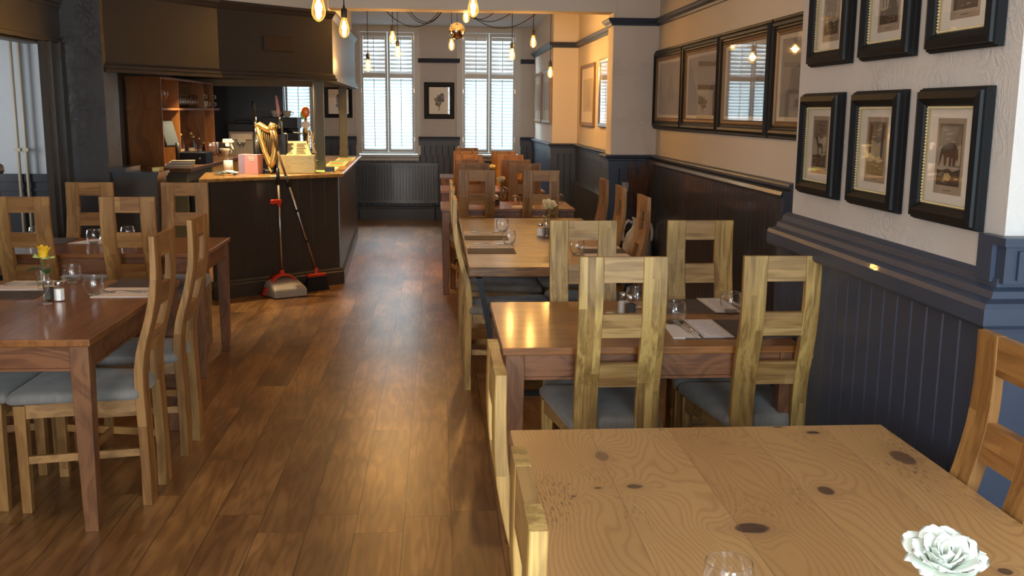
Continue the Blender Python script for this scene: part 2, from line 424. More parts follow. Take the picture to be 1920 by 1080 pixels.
# ---------------------------------------------------------------- mesh helpers
class MB:
    def __init__(s):
        s.v = []; s.f = []; s.mi = []; s.sm = []; s.mats = []; s.cur = 0

    def mat(s, m):
        if m not in s.mats: s.mats.append(m)
        s.cur = s.mats.index(m); return s

    def add(s, verts, faces, smooth=False, tf=None):
        b = len(s.v)
        for p in verts:
            p = Vector(p)
            if tf is not None: p = tf @ p
            s.v.append(tuple(p))
        for f in faces:
            s.f.append(tuple(b + i for i in f)); s.mi.append(s.cur); s.sm.append(smooth)
        return s

    def box(s, x0, x1, y0, y1, z0, z1, tf=None):
        v = [(x, y, z) for z in (z0, z1) for y in (y0, y1) for x in (x0, x1)]
        return s.add(v, [(0, 2, 3, 1), (4, 5, 7, 6), (0, 1, 5, 4), (2, 6, 7, 3), (0, 4, 6, 2), (1, 3, 7, 5)], False, tf)

    def cbox(s, x0, x1, y0, y1, z0, z1, c=0.004, tf=None):
        """box with chamfered vertical and top edges"""
        def ring(i, z): return [(x0 + i + c, y0 + i, z), (x1 - i - c, y0 + i, z), (x1 - i, y0 + i + c, z), (x1 - i, y1 - i - c, z),
                                (x1 - i - c, y1 - i, z), (x0 + i + c, y1 - i, z), (x0 + i, y1 - i - c, z), (x0 + i, y0 + i + c, z)]
        return s.loft([ring(c, z0), ring(0, z0 + c), ring(0, z1 - c), ring(c, z1)], True, tf=tf)

    def loft(s, rings, caps=True, smooth=False, tf=None, closed=True):
        n = len(rings[0]); v = [p for r in rings for p in r]; f = []
        for i in range(len(rings) - 1):
            for j in range(n if closed else n - 1):
                k = (j + 1) % n
                f.append((i * n + j, i * n + k, (i + 1) * n + k, (i + 1) * n + j))
        if caps:
            f.append(tuple(range(n - 1, -1, -1))); f.append(tuple((len(rings) - 1) * n + j for j in range(n)))
        return s.add(v, f, smooth, tf)

    def prism(s, pts, z0, z1, tf=None):
        return s.loft([[(x, y, z0) for x, y in pts], [(x, y, z1) for x, y in pts]], True, tf=tf)

    def lathe(s, prof, seg=20, c=(0, 0, 0), tf=None, smooth=True, capb=False, capt=False):
        rings = [[(c[0] + r * math.cos(2 * PI * j / seg), c[1] + r * math.sin(2 * PI * j / seg), c[2] + z) for j in range(seg)] for r, z in prof]
        s.loft(rings, False, smooth, tf)
        if capb: s.add(rings[0], [tuple(range(seg - 1, -1, -1))], False, tf)
        if capt: s.add(rings[-1], [tuple(range(seg))], False, tf)
        return s

    def tube(s, pts, r, seg=8, caps=True, tf=None):
        P = [Vector(p) for p in pts]; rings = []
        rr = r if isinstance(r, (list, tuple)) else [r] * len(P)
        prev = None
        for i, p in enumerate(P):
            d = (P[min(i + 1, len(P) - 1)] - P[max(i - 1, 0)]).normalized()
            if prev is None:
                a = Vector((0, 0, 1)) if abs(d.z) < 0.9 else Vector((1, 0, 0))
                n = d.cross(a).normalized()
            else:
                n = (prev - d * prev.dot(d)).normalized()
            prev = n; b = d.cross(n)
            rings.append([tuple(p + (n * math.cos(2 * PI * j / seg) + b * math.sin(2 * PI * j / seg)) * rr[i]) for j in range(seg)])
        return s.loft(rings, caps, True, tf)

    def sphere(s, c, r, seg=16, rg=10, sc=(1, 1, 1), tf=None, smooth=True):
        prof = [(r * math.sin(PI * i / rg) + (1e-5 if i in (0, rg) else 0), -r * math.cos(PI * i / rg)) for i in range(rg + 1)]
        rings = [[(c[0] + q * sc[0] * math.cos(2 * PI * j / seg), c[1] + q * sc[1] * math.sin(2 * PI * j / seg), c[2] + z * sc[2]) for j in range(seg)] for q, z in prof]
        return s.loft(rings, True, smooth, tf)

    def sweep(s, path, prof, closed=False, tf=None, side=1):
        """path: xy points; prof: (offset to the left of travel, z) closed polygon; mitred corners"""
        n = len(path); rings = []
        for i in range(n):
            p = Vector(path[i])
            if closed or 0 < i < n - 1:
                d0 = (p - Vector(path[i - 1])).normalized(); d1 = (Vector(path[(i + 1) % n]) - p).normalized()
            elif i == 0: d0 = d1 = (Vector(path[1]) - p).normalized()
            else: d0 = d1 = (p - Vector(path[i - 1])).normalized()
            n0 = Vector((-d0.y, d0.x)); n1 = Vector((-d1.y, d1.x))
            m = (n0 + n1).normalized(); m = m / max(0.3, m.dot(n0)) * side
            rings.append([(p.x + m.x * o, p.y + m.y * o, z) for o, z in prof])
        if closed: rings.append(rings[0])
        return s.loft(rings, not closed, False, tf)

    def build(s, name, mat=None, parent=None, loc=None, rotz=None, bevel=0.0):
        me = bpy.data.meshes.new(name)
        me.from_pydata(s.v, [], s.f)
        mats = s.mats if s.mats else [mat]
        for m in mats: me.materials.append(m if not isinstance(m, str) else M[m])
        if s.mats: me.polygons.foreach_set('material_index', s.mi)
        me.polygons.foreach_set('use_smooth', s.sm)
        bm = bmesh.new(); bm.from_mesh(me)
        bmesh.ops.recalc_face_normals(bm, faces=bm.faces)
        if bevel: bmesh.ops.bevel(bm, geom=[e for e in bm.edges if e.is_manifold and e.calc_face_angle(0) > 0.5], offset=bevel, segments=2, affect='EDGES', profile=0.5)
        bm.to_mesh(me); bm.free(); me.update()
        o = bpy.data.objects.new(name, me)
        COL.objects.link(o)
        if parent is not None: o.parent = parent
        if loc is not None: o.location = loc
        if rotz is not None: o.rotation_euler = (0, 0, rotz)
        return o


def tag(o, label=None, cat=None, group=None, kind=None):
    if label: o['label'] = label
    if cat: o['category'] = cat
    if group: o['group'] = group
    if kind: o['kind'] = kind
    return o


def thing(name, label, cat, loc=(0, 0, 0), rotz=0.0, group=None):
    o = bpy.data.objects.new(name, None); COL.objects.link(o)
    o.empty_display_size = 0.05
    o.location = loc; o.rotation_euler = (0, 0, rotz)
    return tag(o, label, cat, group)


def struct(o, label=None):
    return tag(o, label, None, None, 'structure')


def copy_tree(o, parent=None):
    c = o.copy(); COL.objects.link(c)
    if parent is not None: c.parent = parent
    for ch in [q for q in o.children]:
        copy_tree(ch, c)
    return c


class Proto:
    """first call places the thing itself, every later call a copy with copies of its parts"""
    def __init__(s, maker): s.maker = maker; s.o = None

    def put(s, loc, rotz, label, group=None, scale=None):
        if s.o is None: s.o = s.maker(); o = s.o
        else: o = copy_tree(s.o)
        o.location = loc; o.rotation_euler = (0, 0, rotz); o['label'] = label
        if scale: o.scale = scale
        if group: o['group'] = group
        elif 'group' in o: del o['group']
        return o


# ---------------------------------------------------------------- the room
CZ = 2.80
YF = 14.92        # far wall
XL = -2.70
XR = 2.02
struct(MB().box(-4.95, 2.45, -2.75, 15.1, -0.1, 0.0).build('floor', M['floor']), 'mid brown wood-effect plank floor running towards the far windows')
struct(MB().box(-4.95, 2.45, -2.75, 15.1, CZ, CZ + 0.1).build('ceiling', M['ceiling']))


def bead_pts(p0, p1, th, sp=0.088, g=0.005):
    """plan polyline of beadboard facing left of travel p0->p1, at offset th"""
    a, b = Vector(p0), Vector(p1); L = (b - a).length; d = (b - a) / L; n = Vector((-d.y, d.x))
    k = max(1, round(L / sp)); s_ = L / k; pts = []
    for i in range(k):
        t0, t1 = i * s_, (i + 1) * s_
        pts += [(t0 + (g if i else 0), th), (t1 - g, th), (t1, th - 0.006)] if i < k - 1 else [(t0 + (g if i else 0), th), (t1, th)]
    return [tuple(a + d * u + n * w) for u, w in pts] + [tuple(b), tuple(a)]


def bead_wall(name, p0, p1, th, z0, z1, mat, kind=True, parent=None):
    o = MB().prism(bead_pts(p0, p1, th), z0, z1).build(name, M[mat], parent)
    return struct(o) if kind else o


def dado(name, path, top=1.21, mat='slate'):
    pr = [(-0.01, top - 0.13), (0.022, top - 0.13), (0.022, top - 0.055), (0.034, top - 0.048), (0.034, top - 0.036), (0.052, top - 0.028), (0.056, top - 0.014), (0.05, top - 0.004), (0.03, top), (-0.01, top)]
    return struct(MB().sweep(path, pr).build(name, M[mat]))


def skirt(name, path, mat='slate', h=0.17):
    pr = [(-0.01, 0), (0.036, 0), (0.036, h - 0.045), (0.028, h - 0.035), (0.028, h - 0.02), (0.020, h - 0.008), (0.008, h), (-0.01, h)]
    return struct(MB().sweep(path, pr).build(name, M[mat]))


def rail(name, path, z=2.40, mat='slate'):
    pr = [(-0.01, z - 0.03), (0.02, z - 0.03), (0.026, z - 0.012), (0.046, z + 0.004), (0.056, z + 0.022), (0.05, z + 0.034), (-0.01, z + 0.036)]
    return struct(MB().sweep(path, pr).build(name, M[mat]))


# right-hand walls (paths run from far to near so that the room is on the right: use reversed paths for left normals)
struct(MB().box(1.43, 2.40, 12.50, YF, 0, CZ).build('wall_right_far', M['plaster_smooth']))
struct(MB().box(1.74, 2.40, 9.50, 12.50, 0, CZ).build('wall_right_middle', M['plaster_smooth']))
struct(MB().box(1.60, 2.40, 9.22, 9.50, 0, CZ).build('wall_right_pillar', M['plaster']))
struct(MB().box(XR, 2.40, 3.85, 9.22, 0, CZ).build('wall_right_recess', M['plaster_smooth']))
struct(MB().box(1.40, 2.40, 2.36, 3.85, 0, CZ).build('wall_right_chimney', M['plaster_rough']))
struct(MB().box(2.10, 2.40, -2.75, 2.36, 0, CZ).build('wall_right_near', M['plaster']))
# travelling towards the camera along the right wall, the room lies on the right -> travel away from the camera, room on the left
P3 = [(1.43, YF)]
path_right = [(2.02, 5.48), (2.02, 9.22), (1.60, 9.22), (1.60, 9.50), (1.74, 9.50), (1.74, 12.50), (1.43, 12.50), (1.43, YF)]
dado('trim_1', path_right)
rail('trim_2', [(2.02, 3.86), (2.02, 9.22), (1.60, 9.22), (1.60, 9.50), (1.74, 9.50), (1.74, 12.50), (1.43, 12.50), (1.43, YF)])
skirt('baseboard_right', path_right)
bead_wall('trim_3', (1.43, 12.50), (1.43, YF), 0.014, 0.0, 1.10, 'slate')
bead_wall('trim_4', (1.74, 12.50), (1.43, 12.50), 0.014, 0.0, 1.10, 'slate')
bead_wall('trim_5', (1.74, 9.50), (1.74, 12.50), 0.014, 0.0, 1.10, 'slate')
bead_wall('trim_6', (2.02, 9.22), (1.60, 9.22), 0.014, 0.0, 1.10, 'slate')
bead_wall('trim_7', (1.60, 9.22), (1.60, 9.50), 0.014, 0.0, 1.10, 'slate')
# pipe boxing with a ledge along the recess, its near end facing the room
bead_wall('trim_8', (2.02, 5.50), (2.02, 9.22), 0.085, 0.0, 1.13, 'slate_gloss')
struct(MB().sweep([(1.985, 5.47), (1.985, 9.21)], [(0, 1.13), (0.065, 1.13), (0.068, 1.145), (0.06, 1.165), (-0.02, 1.175), (-0.02, 1.13)]).build('trim_9', M['slate_gloss']))
struct(MB().box(1.935, 2.02, 5.46, 5.50, 0, 1.165).box(1.928, 2.02, 5.445, 5.46, 1.03, 1.05).box(1.928, 1.942, 5.448, 5.46, 0.02, 1.165).build('trim_10', M['slate']))
# chimney breast: beadboard, projecting shelf rail, cap and the higher boxed return at the near end
bead_wall('trim_11', (1.40, 2.36), (1.40, 3.88), 0.045, 0.0, 1.13, 'slate')
pr = [(0.0, 1.085), (0.075, 1.085), (0.082, 1.095), (0.082, 1.135), (0.074, 1.148), (0.045, 1.155), (0.040, 1.172), (0.022, 1.180), (0.018, 1.20), (0.0, 1.212)]
struct(MB().sweep([(1.98, 2.36), (1.40, 2.36), (1.40, 3.90)], pr, side=1).build('trim_12', M['slate']))
bx = MB().box(1.345, 2.09, 2.315, 2.362, 0.0, 1.085)
bx.box(1.335, 1.375, 2.29, 2.32, 0.0, 1.085)
struct(bx.build('trim_13', M['slate']))
bx = MB().box(1.385, 2.09, 2.322, 2.362, 1.19, 1.285).box(1.372, 2.09, 2.305, 2.362, 1.285, 1.305)
bx.box(1.3725, 1.3995, 2.3625, 2.43, 1.19, 1.3045).box(1.415, 1.432, 2.312, 2.324, 1.20, 1.2578).box(1.415, 2.09, 2.312, 2.324, 1.258, 1.272)
struct(bx.build('trim_14', M['slate']))

# far wall with three window openings
WX = (-2.19, -0.71, 0.765)
HW = 0.43; WZ0, WZ1 = 0.95, 2.74
mb = MB(); xs = [-3.05]
for c in WX: xs += [c - HW, c + HW]
xs.append(1.44)
for i in range(0, len(xs), 2): mb.box(xs[i], xs[i + 1], YF, YF + 0.16, 0, CZ)
for c in WX: mb.box(c - HW, c + HW, YF, YF + 0.16, 0, WZ0).box(c - HW, c + HW, YF, YF + 0.16, WZ1, CZ)
struct(mb.build('wall_far', M['plaster_far']))
for i, (a, b) in enumerate([(1.43, 1.225), (0.34, -0.27), (-1.17, -1.73)]):
    dado('trim_%d' % (15 + i), [(a, YF), (b, YF)], 1.22)
    rail('trim_%d' % (18 + i), [(a, YF), (b, YF)], 2.31)
bead_wall('trim_21', (1.43, YF), (-1.75, YF), 0.012, 0.0, 0.94, 'slate')
for i, (a, b) in enumerate([(1.43, 1.225), (0.34, -0.27), (-1.17, -1.73)]):
    bead_wall('trim_%d' % (22 + i), (a, YF), (b, YF), 0.012, 0.94, 1.10, 'slate')
skirt('baseboard_far', [(1.43, YF), (-1.75, YF)], h=0.2)


def window(n, cx):
    w = tag(bpy.data.objects.new('window_%d' % n, None), kind='structure'); COL.objects.link(w)
    w.location = (cx, YF, 0)
    f = MB()
    z0, z1 = WZ0 + 0.02, WZ1
    for x0, x1 in ((-HW, -0.385), (0.385, HW)): f.box(x0, x1, -0.03, 0.05, z0, z1)
    f.box(-0.3848, 0.3848, -0.03, 0.05, z1 - 0.03, z1).box(-0.3848, 0.3848, -0.03, 0.05, z0, z0 + 0.02)
    for x in (-0.47, 0.43): f.box(x, x + 0.04, -0.018, 0.0, 0.956, 2.775)
    f.box(-0.4295, 0.4295, -0.018, 0.0, 2.7405, 2.775)
    f.build('window_frame', M['white'], w)
    MB().box(-0.45, 0.45, -0.09, 0.10, 0.925, 0.955).box(-0.44, 0.44, -0.02, 0.0, 0.87, 0.925).build('window_sill', M['white'], w)
    for sx in (-1, 1):
        x0, x1 = (-0.383, -0.004) if sx < 0 else (0.004, 0.383)
        st = 0.036
        p = MB()
        p.box(x0, x0 + st - 0.004, -0.012, 0.016, z0 + 0.022, z1 - 0.034).box(x1 - st + 0.004, x1, -0.012, 0.016, z0 + 0.022, z1 - 0.034)
        for a, b in ((z0 + 0.022, 1.035), (2.06, 2.125), (2.655, z1 - 0.034)): p.box(x0, x1, -0.0118, 0.0158, a, b)
        pan = p.build('shutter', M['white'], w)
        for (a, b, k, tilt, nm) in ((1.035, 2.06, 22, 33, 'louvre'), (2.125, 2.655, 9, 66 if sx < 0 else 54, 'louvre')):
            lv = MB(); s_ = (b - a) / k
            for i in range(k):
                zc = a + (i + 0.5) * s_
                if b > 2.3: tl = R(tilt - (2.655 - zc) * -18)
                else: tl = R(tilt)
                dy, dz = math.cos(tl) * 0.031, math.sin(tl) * 0.031
                h = 0.004
                ring = lambda xx: [(xx, -dy, zc - dz - h * .4), (xx, 0, zc - h), (xx, dy, zc + dz - h * .4), (xx, dy, zc + dz + h * .4), (xx, 0, zc + h), (xx, -dy, zc - dz + h * .4)]
                lv.loft([ring(x0 + st - 0.002), ring(x1 - st + 0.002)], True)
            lv.build(nm, M['slat_top'] if b > 2.3 else M['slat'], pan)
            MB().box((x0 + x1) / 2 - 0.005, (x0 + x1) / 2 + 0.005, -0.046, -0.036, a + 0.03, b - 0.01).build('tilt_rod', M['white'], pan)
        hg = MB()
        hx = x0 if sx < 0 else x1
        for hz in (1.15, 1.85, 2.6): hg.box(hx - 0.008, hx + 0.008, -0.02, -0.012, hz, hz + 0.06)
        hg.build('hinge', M['steel'], pan)
    MB().box(-HW, HW, 0.10, 0.106, WZ0, WZ1).build('pane', M['pane'], w)
    return w


for i, c in enumerate(WX): window(i + 1, c)

# back wall (behind the camera) with two street windows, left wall, hall
mb = MB(); xs = [-4.95, -2.2, -0.8, 0.32, 1.72, 2.45]
for i in (0, 2, 4): mb.box(xs[i], xs[i + 1], -2.75, -2.55, 0, CZ)
for a, b in ((-2.2, -0.8), (0.32, 1.72)): mb.box(a, b, -2.75, -2.55, 0, 0.85).box(a, b, -2.75, -2.55, 2.45, CZ)
struct(mb.build('wall_back', M['plaster']))
for i, (a, b) in enumerate(((-2.2, -0.8), (0.32, 1.72))):
    w = tag(bpy.data.objects.new('window_%d' % (4 + i), None), kind='structure'); COL.objects.link(w)
    f = MB()
    for x in (a, (a + b) / 2 - 0.02, b - 0.04): f.box(x, x + 0.04, -2.62, -2.56, 0.85, 2.45)
    for z in (0.85, 1.6, 2.41): f.box(a, b, -2.615, -2.565, z, z + 0.04)
    f.build('window_frame', M['white'], w)
struct(MB().box(-2.82, XL, -2.55, 6.18, 0, CZ).build('wall_left', M['plaster']))
struct(MB().box(-2.82, XL, 6.18, 7.30, 2.03, CZ).build('wall_left_lintel', M['dark_plaster']))
struct(MB().box(-2.70, -2.665, 6.10, 7.52, 2.045, 2.36).box(-2.70, -2.655, 6.10, 7.52, 2.045, 2.075).box(-2.70, -2.648, 6.10, 7.52, 2.075, 2.09).box(-2.70, -2.64, 5.9, 7.54, 2.32, 2.37).box(-2.70, -2.655, 5.9, 7.54, 2.29, 2.32).build('trim_25', M['bar_paint']))
struct(MB().box(-2.70, -2.655, 7.18, 7.50, 0, 2.05).box(-2.70, -2.64, 7.26, 7.30, 0, 2.05).box(-2.70, -2.635, 7.42, 7.50, 0, 2.05).build('trim_26', M['bar_paint']))
bead_wall('trim_27', (XL, 6.30), (XL, 0.0), 0.05, 0.0, 1.20, 'slate')
struct(MB().sweep([(XL - 0.02, 6.32), (XL - 0.02, 0.0)], [(0, 1.2), (0.085, 1.2), (0.095, 1.22), (0.09, 1.25), (0.06, 1.27), (0, 1.275)]).build('trim_28', M['slate']))
struct(MB().box(-4.95, -3.06, 8.80, 9.0, 0, CZ).build('wall_hall', M['plaster_far']))
struct(MB().box(-4.95, -3.06, 8.765, 8.80, 0, 1.02).box(-4.95, -3.06, 8.75, 8.80, 0.98, 1.045).box(-4.95, -3.06, 8.755, 8.80, 0.90, 0.92).build('trim_29', M['slate_gloss']))
struct(MB().box(-4.95, -2.82, 4.2, 4.3, 0, CZ).build('wall_hall_near', M['plaster_far']))
struct(MB().box(-4.97, -4.93, 4.2, 9.0, 0, 0.9).box(-4.97, -4.93, 4.2, 9.0, 2.1, CZ).box(-4.97, -4.93, 4.2, 6.75, 0.9, 2.1).box(-4.97, -4.93, 7.65, 9.0, 0.9, 2.1).build('wall_hall_left', M['plaster_far']))
for i, (px, lab) in enumerate(((-3.505, 'left one of two cream heating pipes running down the hall wall'), (-3.440, 'right one of two cream heating pipes running down the hall wall'))):
    t = thing('heating_pipe', lab, 'pipe', (px, 8.735, 0))
    MB().tube([(0, 0, 0.02), (0, 0, 2.78)], 0.014, 10).build('pipe_run', M['pipe'], t)
    MB().box(-0.024, 0.024, -0.018, 0.03, 1.235, 1.262).build('bracket', M['pipe'], t)

# pillar, bar side wall
struct(MB().box(XL, -2.385, 7.52, 7.84, 0, 2.375).build('wall_pillar', M['dark_plaster']))
struct(MB().box(XL, -2.385, 7.52, 7.84, 2.375, CZ).build('wall_pillar_head', M['plaster_smooth']))
struct(MB().box(-3.06, -3.02, 8.30, YF + 0.16, 0, CZ).build('wall_bar_left', M['bar_paint']))
struct(MB().prism([(-2.74, 7.75), (-2.66, 7.84), (-2.98, 8.32), (-3.06, 8.32)], 0, CZ).build('wall_bar_near', M['bar_paint']))
dw = MB().box(-3.02, -2.66, YF - 0.10, YF, 0, CZ).box(-2.66, -1.72, YF - 0.03, YF, 0, 0.93)
struct(dw.build('wall_bar_far', M['bar_paint']))
# tall dark panelling that closes the bar towards the far window
struct(MB().box(-3.02, -2.10, 13.86, 13.90, 0, 2.4).box(-3.02, -2.10, 13.845, 13.86, 1.62, 1.635).box(-2.14, -2.06, 13.84, 13.92, 0, 2.4).build('wall_bar_screen', M['bar_paint']))

# beam across the room
struct(MB().box(-0.95, 1.62, 9.2, 9.46, 2.485, CZ).build('ceiling_beam', M['plaster_smooth']))

# canopy over the bar: fascia with mouldings, plaster above, soffit
CP = [(-2.400, 7.56), (-1.791, 8.60), (-0.946, 9.45), (-1.01, 12.80)]
CZ0, CZ1 = 1.855, 2.466
fas = MB().sweep(CP, [(0.0, CZ0 + 0.02), (0.0, CZ1), (0.04, CZ1), (0.04, CZ0 + 0.02)])
fas.sweep(CP, [(-0.035, CZ0), (-0.035, CZ0 + 0.022), (-0.022, CZ0 + 0.03), (-0.022, CZ0 + 0.048), (-0.008, CZ0 + 0.06), (0.0, CZ0 + 0.07), (0.06, CZ0 + 0.07), (0.06, CZ0)])
fas.sweep(CP, [(0.0, CZ1 - 0.06), (-0.012, CZ1 - 0.045), (-0.018, CZ1 - 0.03), (-0.035, CZ1 - 0.012), (-0.035, CZ1 + 0.01), (0.06, CZ1 + 0.01), (0.06, CZ1 - 0.06)])
cano = thing('bar_canopy', 'dark painted canopy boxed in above the bar counter', 'canopy')
fas.build('fascia', M['canopy_paint'], cano)
MB().prism([(-2.98, 8.32), (-2.40, 7.86), (-2.37, 7.64), (-1.82, 8.65), (-1.0, 9.47), (-1.06, 12.76), (-2.98, 12.76)], 1.955, 1.975).build('soffit', M['olive'], cano)
MB().sweep([(-1.07, 12.78), (-2.98, 12.78)], [(0, CZ0 + 0.02), (0, 2.46), (0.03, 2.46), (0.03, CZ0 + 0.02)]).build('end_panel', M['tan'], cano)
struct(MB().sweep(CP, [(0.035, CZ1 + 0.01), (0.035, CZ), (0.12, CZ), (0.12, CZ1 + 0.01)]).build('wall_above_canopy', M['plaster_smooth']))
# small plate on the fascia (between bend and corner)
an = math.atan2(0.85, 0.845)
tfp = Matrix.Translation((-1.3700, 9.0235, 2.157)) @ Matrix.Rotation(an, 4, 'Z')
o = MB().cbox(-0.15, 0.15, -0.012, 0.001, -0.063, 0.063, 0.003, tf=tfp)
tag(o.build('vent_plate', M['plate']), 'small brown rectangular plate fixed high on the dark bar canopy', 'vent plate')

# bar counter
BP = [(-1.88, 8.50), (-0.90, 9.31), (-1.02, 12.78)]
bar = thing('bar_counter', 'dark panelled bar with a varnished wooden top and angled corner', 'bar counter')
body = MB()
body.prism(bead_pts((-0.90, 9.31), (-1.88, 8.50), 0.0, 0.125), 0.0, 1.0) if False else None
b1 = bead_pts((-0.925, 9.335), (-1.90, 8.53), 0.012, 0.135)
b2 = bead_pts((-1.035, 12.78), (-0.915, 9.34), 0.012, 0.135)
# the room is on the right of travel L->corner, so build the two faces with the room on the left by travelling backwards
body.prism(b1, 0.0, 0.995)
body.prism(b2, 0.0, 0.995)
body.prism([(-1.90, 8.53), (-0.925, 9.335), (-1.035, 12.78), (-1.33, 12.78), (-1.25, 9.72), (-1.98, 9.10)], 0.0, 0.992)
body.build('front_panel', M['bar_paint'], bar)
MB().sweep([(-1.04, 12.78), (-0.90, 9.31), (-1.90, 8.49)], [(-0.02, 0), (0.03, 0), (0.03, 0.115), (0.022, 0.125), (0.022, 0.14), (0.012, 0.155), (-0.02, 0.155)]).build('skirting', M['bar_paint'], bar)
MB().prism([(-1.965, 8.44), (-0.855, 9.22), (-0.955, 12.85), (-1.40, 12.85), (-1.33, 9.85), (-2.10, 9.28)], 0.995, 1.030).build('counter_top', M['counter'], bar, bevel=0.010)
for (px, py, yy) in ((-1.105, 9.64, 0), (-1.115, 12.2, 0)):
    p = MB().cbox(px - 0.045, px + 0.045, py - 0.045, py + 0.045, 1.03, 1.954, 0.006)
    for k in (-0.022, 0.0, 0.022): p.cbox(px + k - 0.006, px + k + 0.006, py - 0.049, py - 0.043, 1.18, 1.84, 0.001)
    p.cbox(px - 0.05, px + 0.05, py - 0.05, py + 0.05, 1.03, 1.13, 0.004)
    p.build('post', M['olive'], bar)

# half wall with ledge by the pillar
hw = thing('half_wall', 'low dark boxed half wall with a moulded ledge beside the pillar', 'half wall')
MB().box(-2.385, -2.07, 7.60, 7.86, 0, 1.115).build('panel', M['bar_paint'], hw)
MB().box(-2.39, -2.05, 7.575, 7.88, 1.115, 1.135).box(-2.39, -2.06, 7.585, 7.87, 1.095, 1.115).box(-2.39, -2.27, 7.53, 7.90, 1.135, 1.17).build('ledge', M['slate_gloss'], hw)
tag(MB().cbox(-2.12, -2.065, 7.66, 7.78, 1.135, 1.165, 0.004).build('sponge', M['yellow_print']), 'small yellow block on the end of the half wall ledge', 'sponge')

# ---------------------------------------------------------------- dining chairs
CH = 1.105
PROF = [(0.0, 0.000), (0.15, 0.001), (0.30, -0.002), (0.42, -0.006), (0.50, -0.008), (0.57, -0.005), (0.63, 0.004), (0.68, 0.017), (0.73, 0.033),
        (0.78, 0.048), (0.83, 0.060), (0.88, 0.070), (0.93, 0.076), (0.98, 0.079), (1.04, 0.080), (CH, 0.079)]


def off(z):
    for (z0, a), (z1, b) in zip(PROF, PROF[1:]):
        if z <= z1 + 1e-6: return a + (b - a) * max(0, (z - z0)) / (z1 - z0)
    return PROF[-1][1]


def thick(z): return 0.037 - 0.014 * max(0.0, min(1.0, (z - 0.55) / 0.5))


def back_piece(x0, x1, z0, z1, inset=0.0):
    zs = sorted(set([z0, z1] + [z for z, _ in PROF if z0 < z < z1]))
    m = MB(); c = 0.002
    rings = []
    for z in zs:
        f, b = -off(z) - inset, -off(z) - thick(z) + inset
        rings.append([(x0, f - c, z), (x0 + c, f, z), (x1 - c, f, z), (x1, f - c, z), (x1, b + c, z), (x1 - c, b, z), (x0 + c, b, z), (x0, b + c, z)])
    return m.loft(rings, True)


def make_chair(A='oak', B='oak_rail', C='oak_side'):
    """origin on the floor at the front of the rear legs; the sitter faces +y"""
    t = thing('dining_chair', '', 'chair')
    W = 0.155; PW = 0.085
    for s in (-1, 1):
        a, b = (-W, -W + PW) if s < 0 else (W - PW, W)
        back_piece(a, b, 0.0, CH).build('back_post', M[A], t)
    for z0, z1 in ((1.015, CH - 0.0005), (0.815, 0.902), (0.622, 0.712)):
        back_piece(-W + PW, W - PW, z0, z1, 0.0012).build('back_rail', M[B], t)
    for s in (-1, 1):
        x = s * 0.202
        r = []
        for z, q in ((0.0, 0.019), (0.30, 0.0215), (0.445, 0.0235)):
            r.append([(x - q, 0.432 - q, z), (x + q, 0.432 - q, z), (x + q, 0.432 + q, z), (x - q, 0.432 + q, z)])
        MB().loft(r, True).build('leg', M[A], t, bevel=0.003)
    fr = MB()
    fr.cbox(-0.178, 0.178, 0.424, 0.446, 0.385, 0.447, 0.002)
    fr.build('seat_rail', M[B], t)
    for s in (-1, 1):
        a = Vector((s * 0.125, -0.004)); b = Vector((s * 0.208, 0.415))
        d = (b - a).normalized(); n = Vector((-d.y, d.x)) * 0.010
        MB().prism([tuple(a - n), tuple(b - n), tuple(b + n), tuple(a + n)], 0.392, 0.447).build('seat_rail', M[C], t)
        MB().prism([tuple(a - n * .8), tuple(b - n * .8), tuple(b + n * .8), tuple(a + n * .8)], 0.205, 0.236).build('stretcher', M[C], t)
    MB().cbox(-0.162, 0.162, 0.200, 0.220, 0.207, 0.235, 0.002).build('stretcher', M[B], t)
    # upholstered pad, trapezoid with rounded edges and a slight crown
    m = MB(); rings = []
    def outline(g, z, crown=0):
        pts = []
        wb, wf = 0.166 + g, 0.232 + g
        y0, y1 = -0.012 - g * .3, 0.478 + g
        corners = [(-wb, y0), (wb, y0), (wf, y1), (-wf, y1)]
        rad = 0.03
        for i, (cx, cy) in enumerate(corners):
            p = Vector((cx, cy)); pa = Vector(corners[i - 1]); pb = Vector(corners[(i + 1) % 4])
            a = p + (pa - p).normalized() * rad; b = p + (pb - p).normalized() * rad
            nn = 6
            for k in range(4):
                u = k / 3; q = a * (1 - u) ** 2 + p * 2 * u * (1 - u) + b * u * u
                pts.append((q.x, q.y, z))
            for k in range(1, nn):
                q = b + (pb + (p - pb).normalized() * rad - b) * (k / nn)
                pts.append((q.x, q.y, z))
        return pts
    for g, z in ((-0.02, 0.447), (-0.004, 0.450), (0.003, 0.458), (0.004, 0.468), (0.001, 0.480), (-0.008, 0.490), (-0.025, 0.4965), (-0.06, 0.501), (-0.12, 0.504)):
        rings.append(outline(g, z))
    m.loft(rings, True, True)
    m.build('seat', M['seat'], t)
    return t


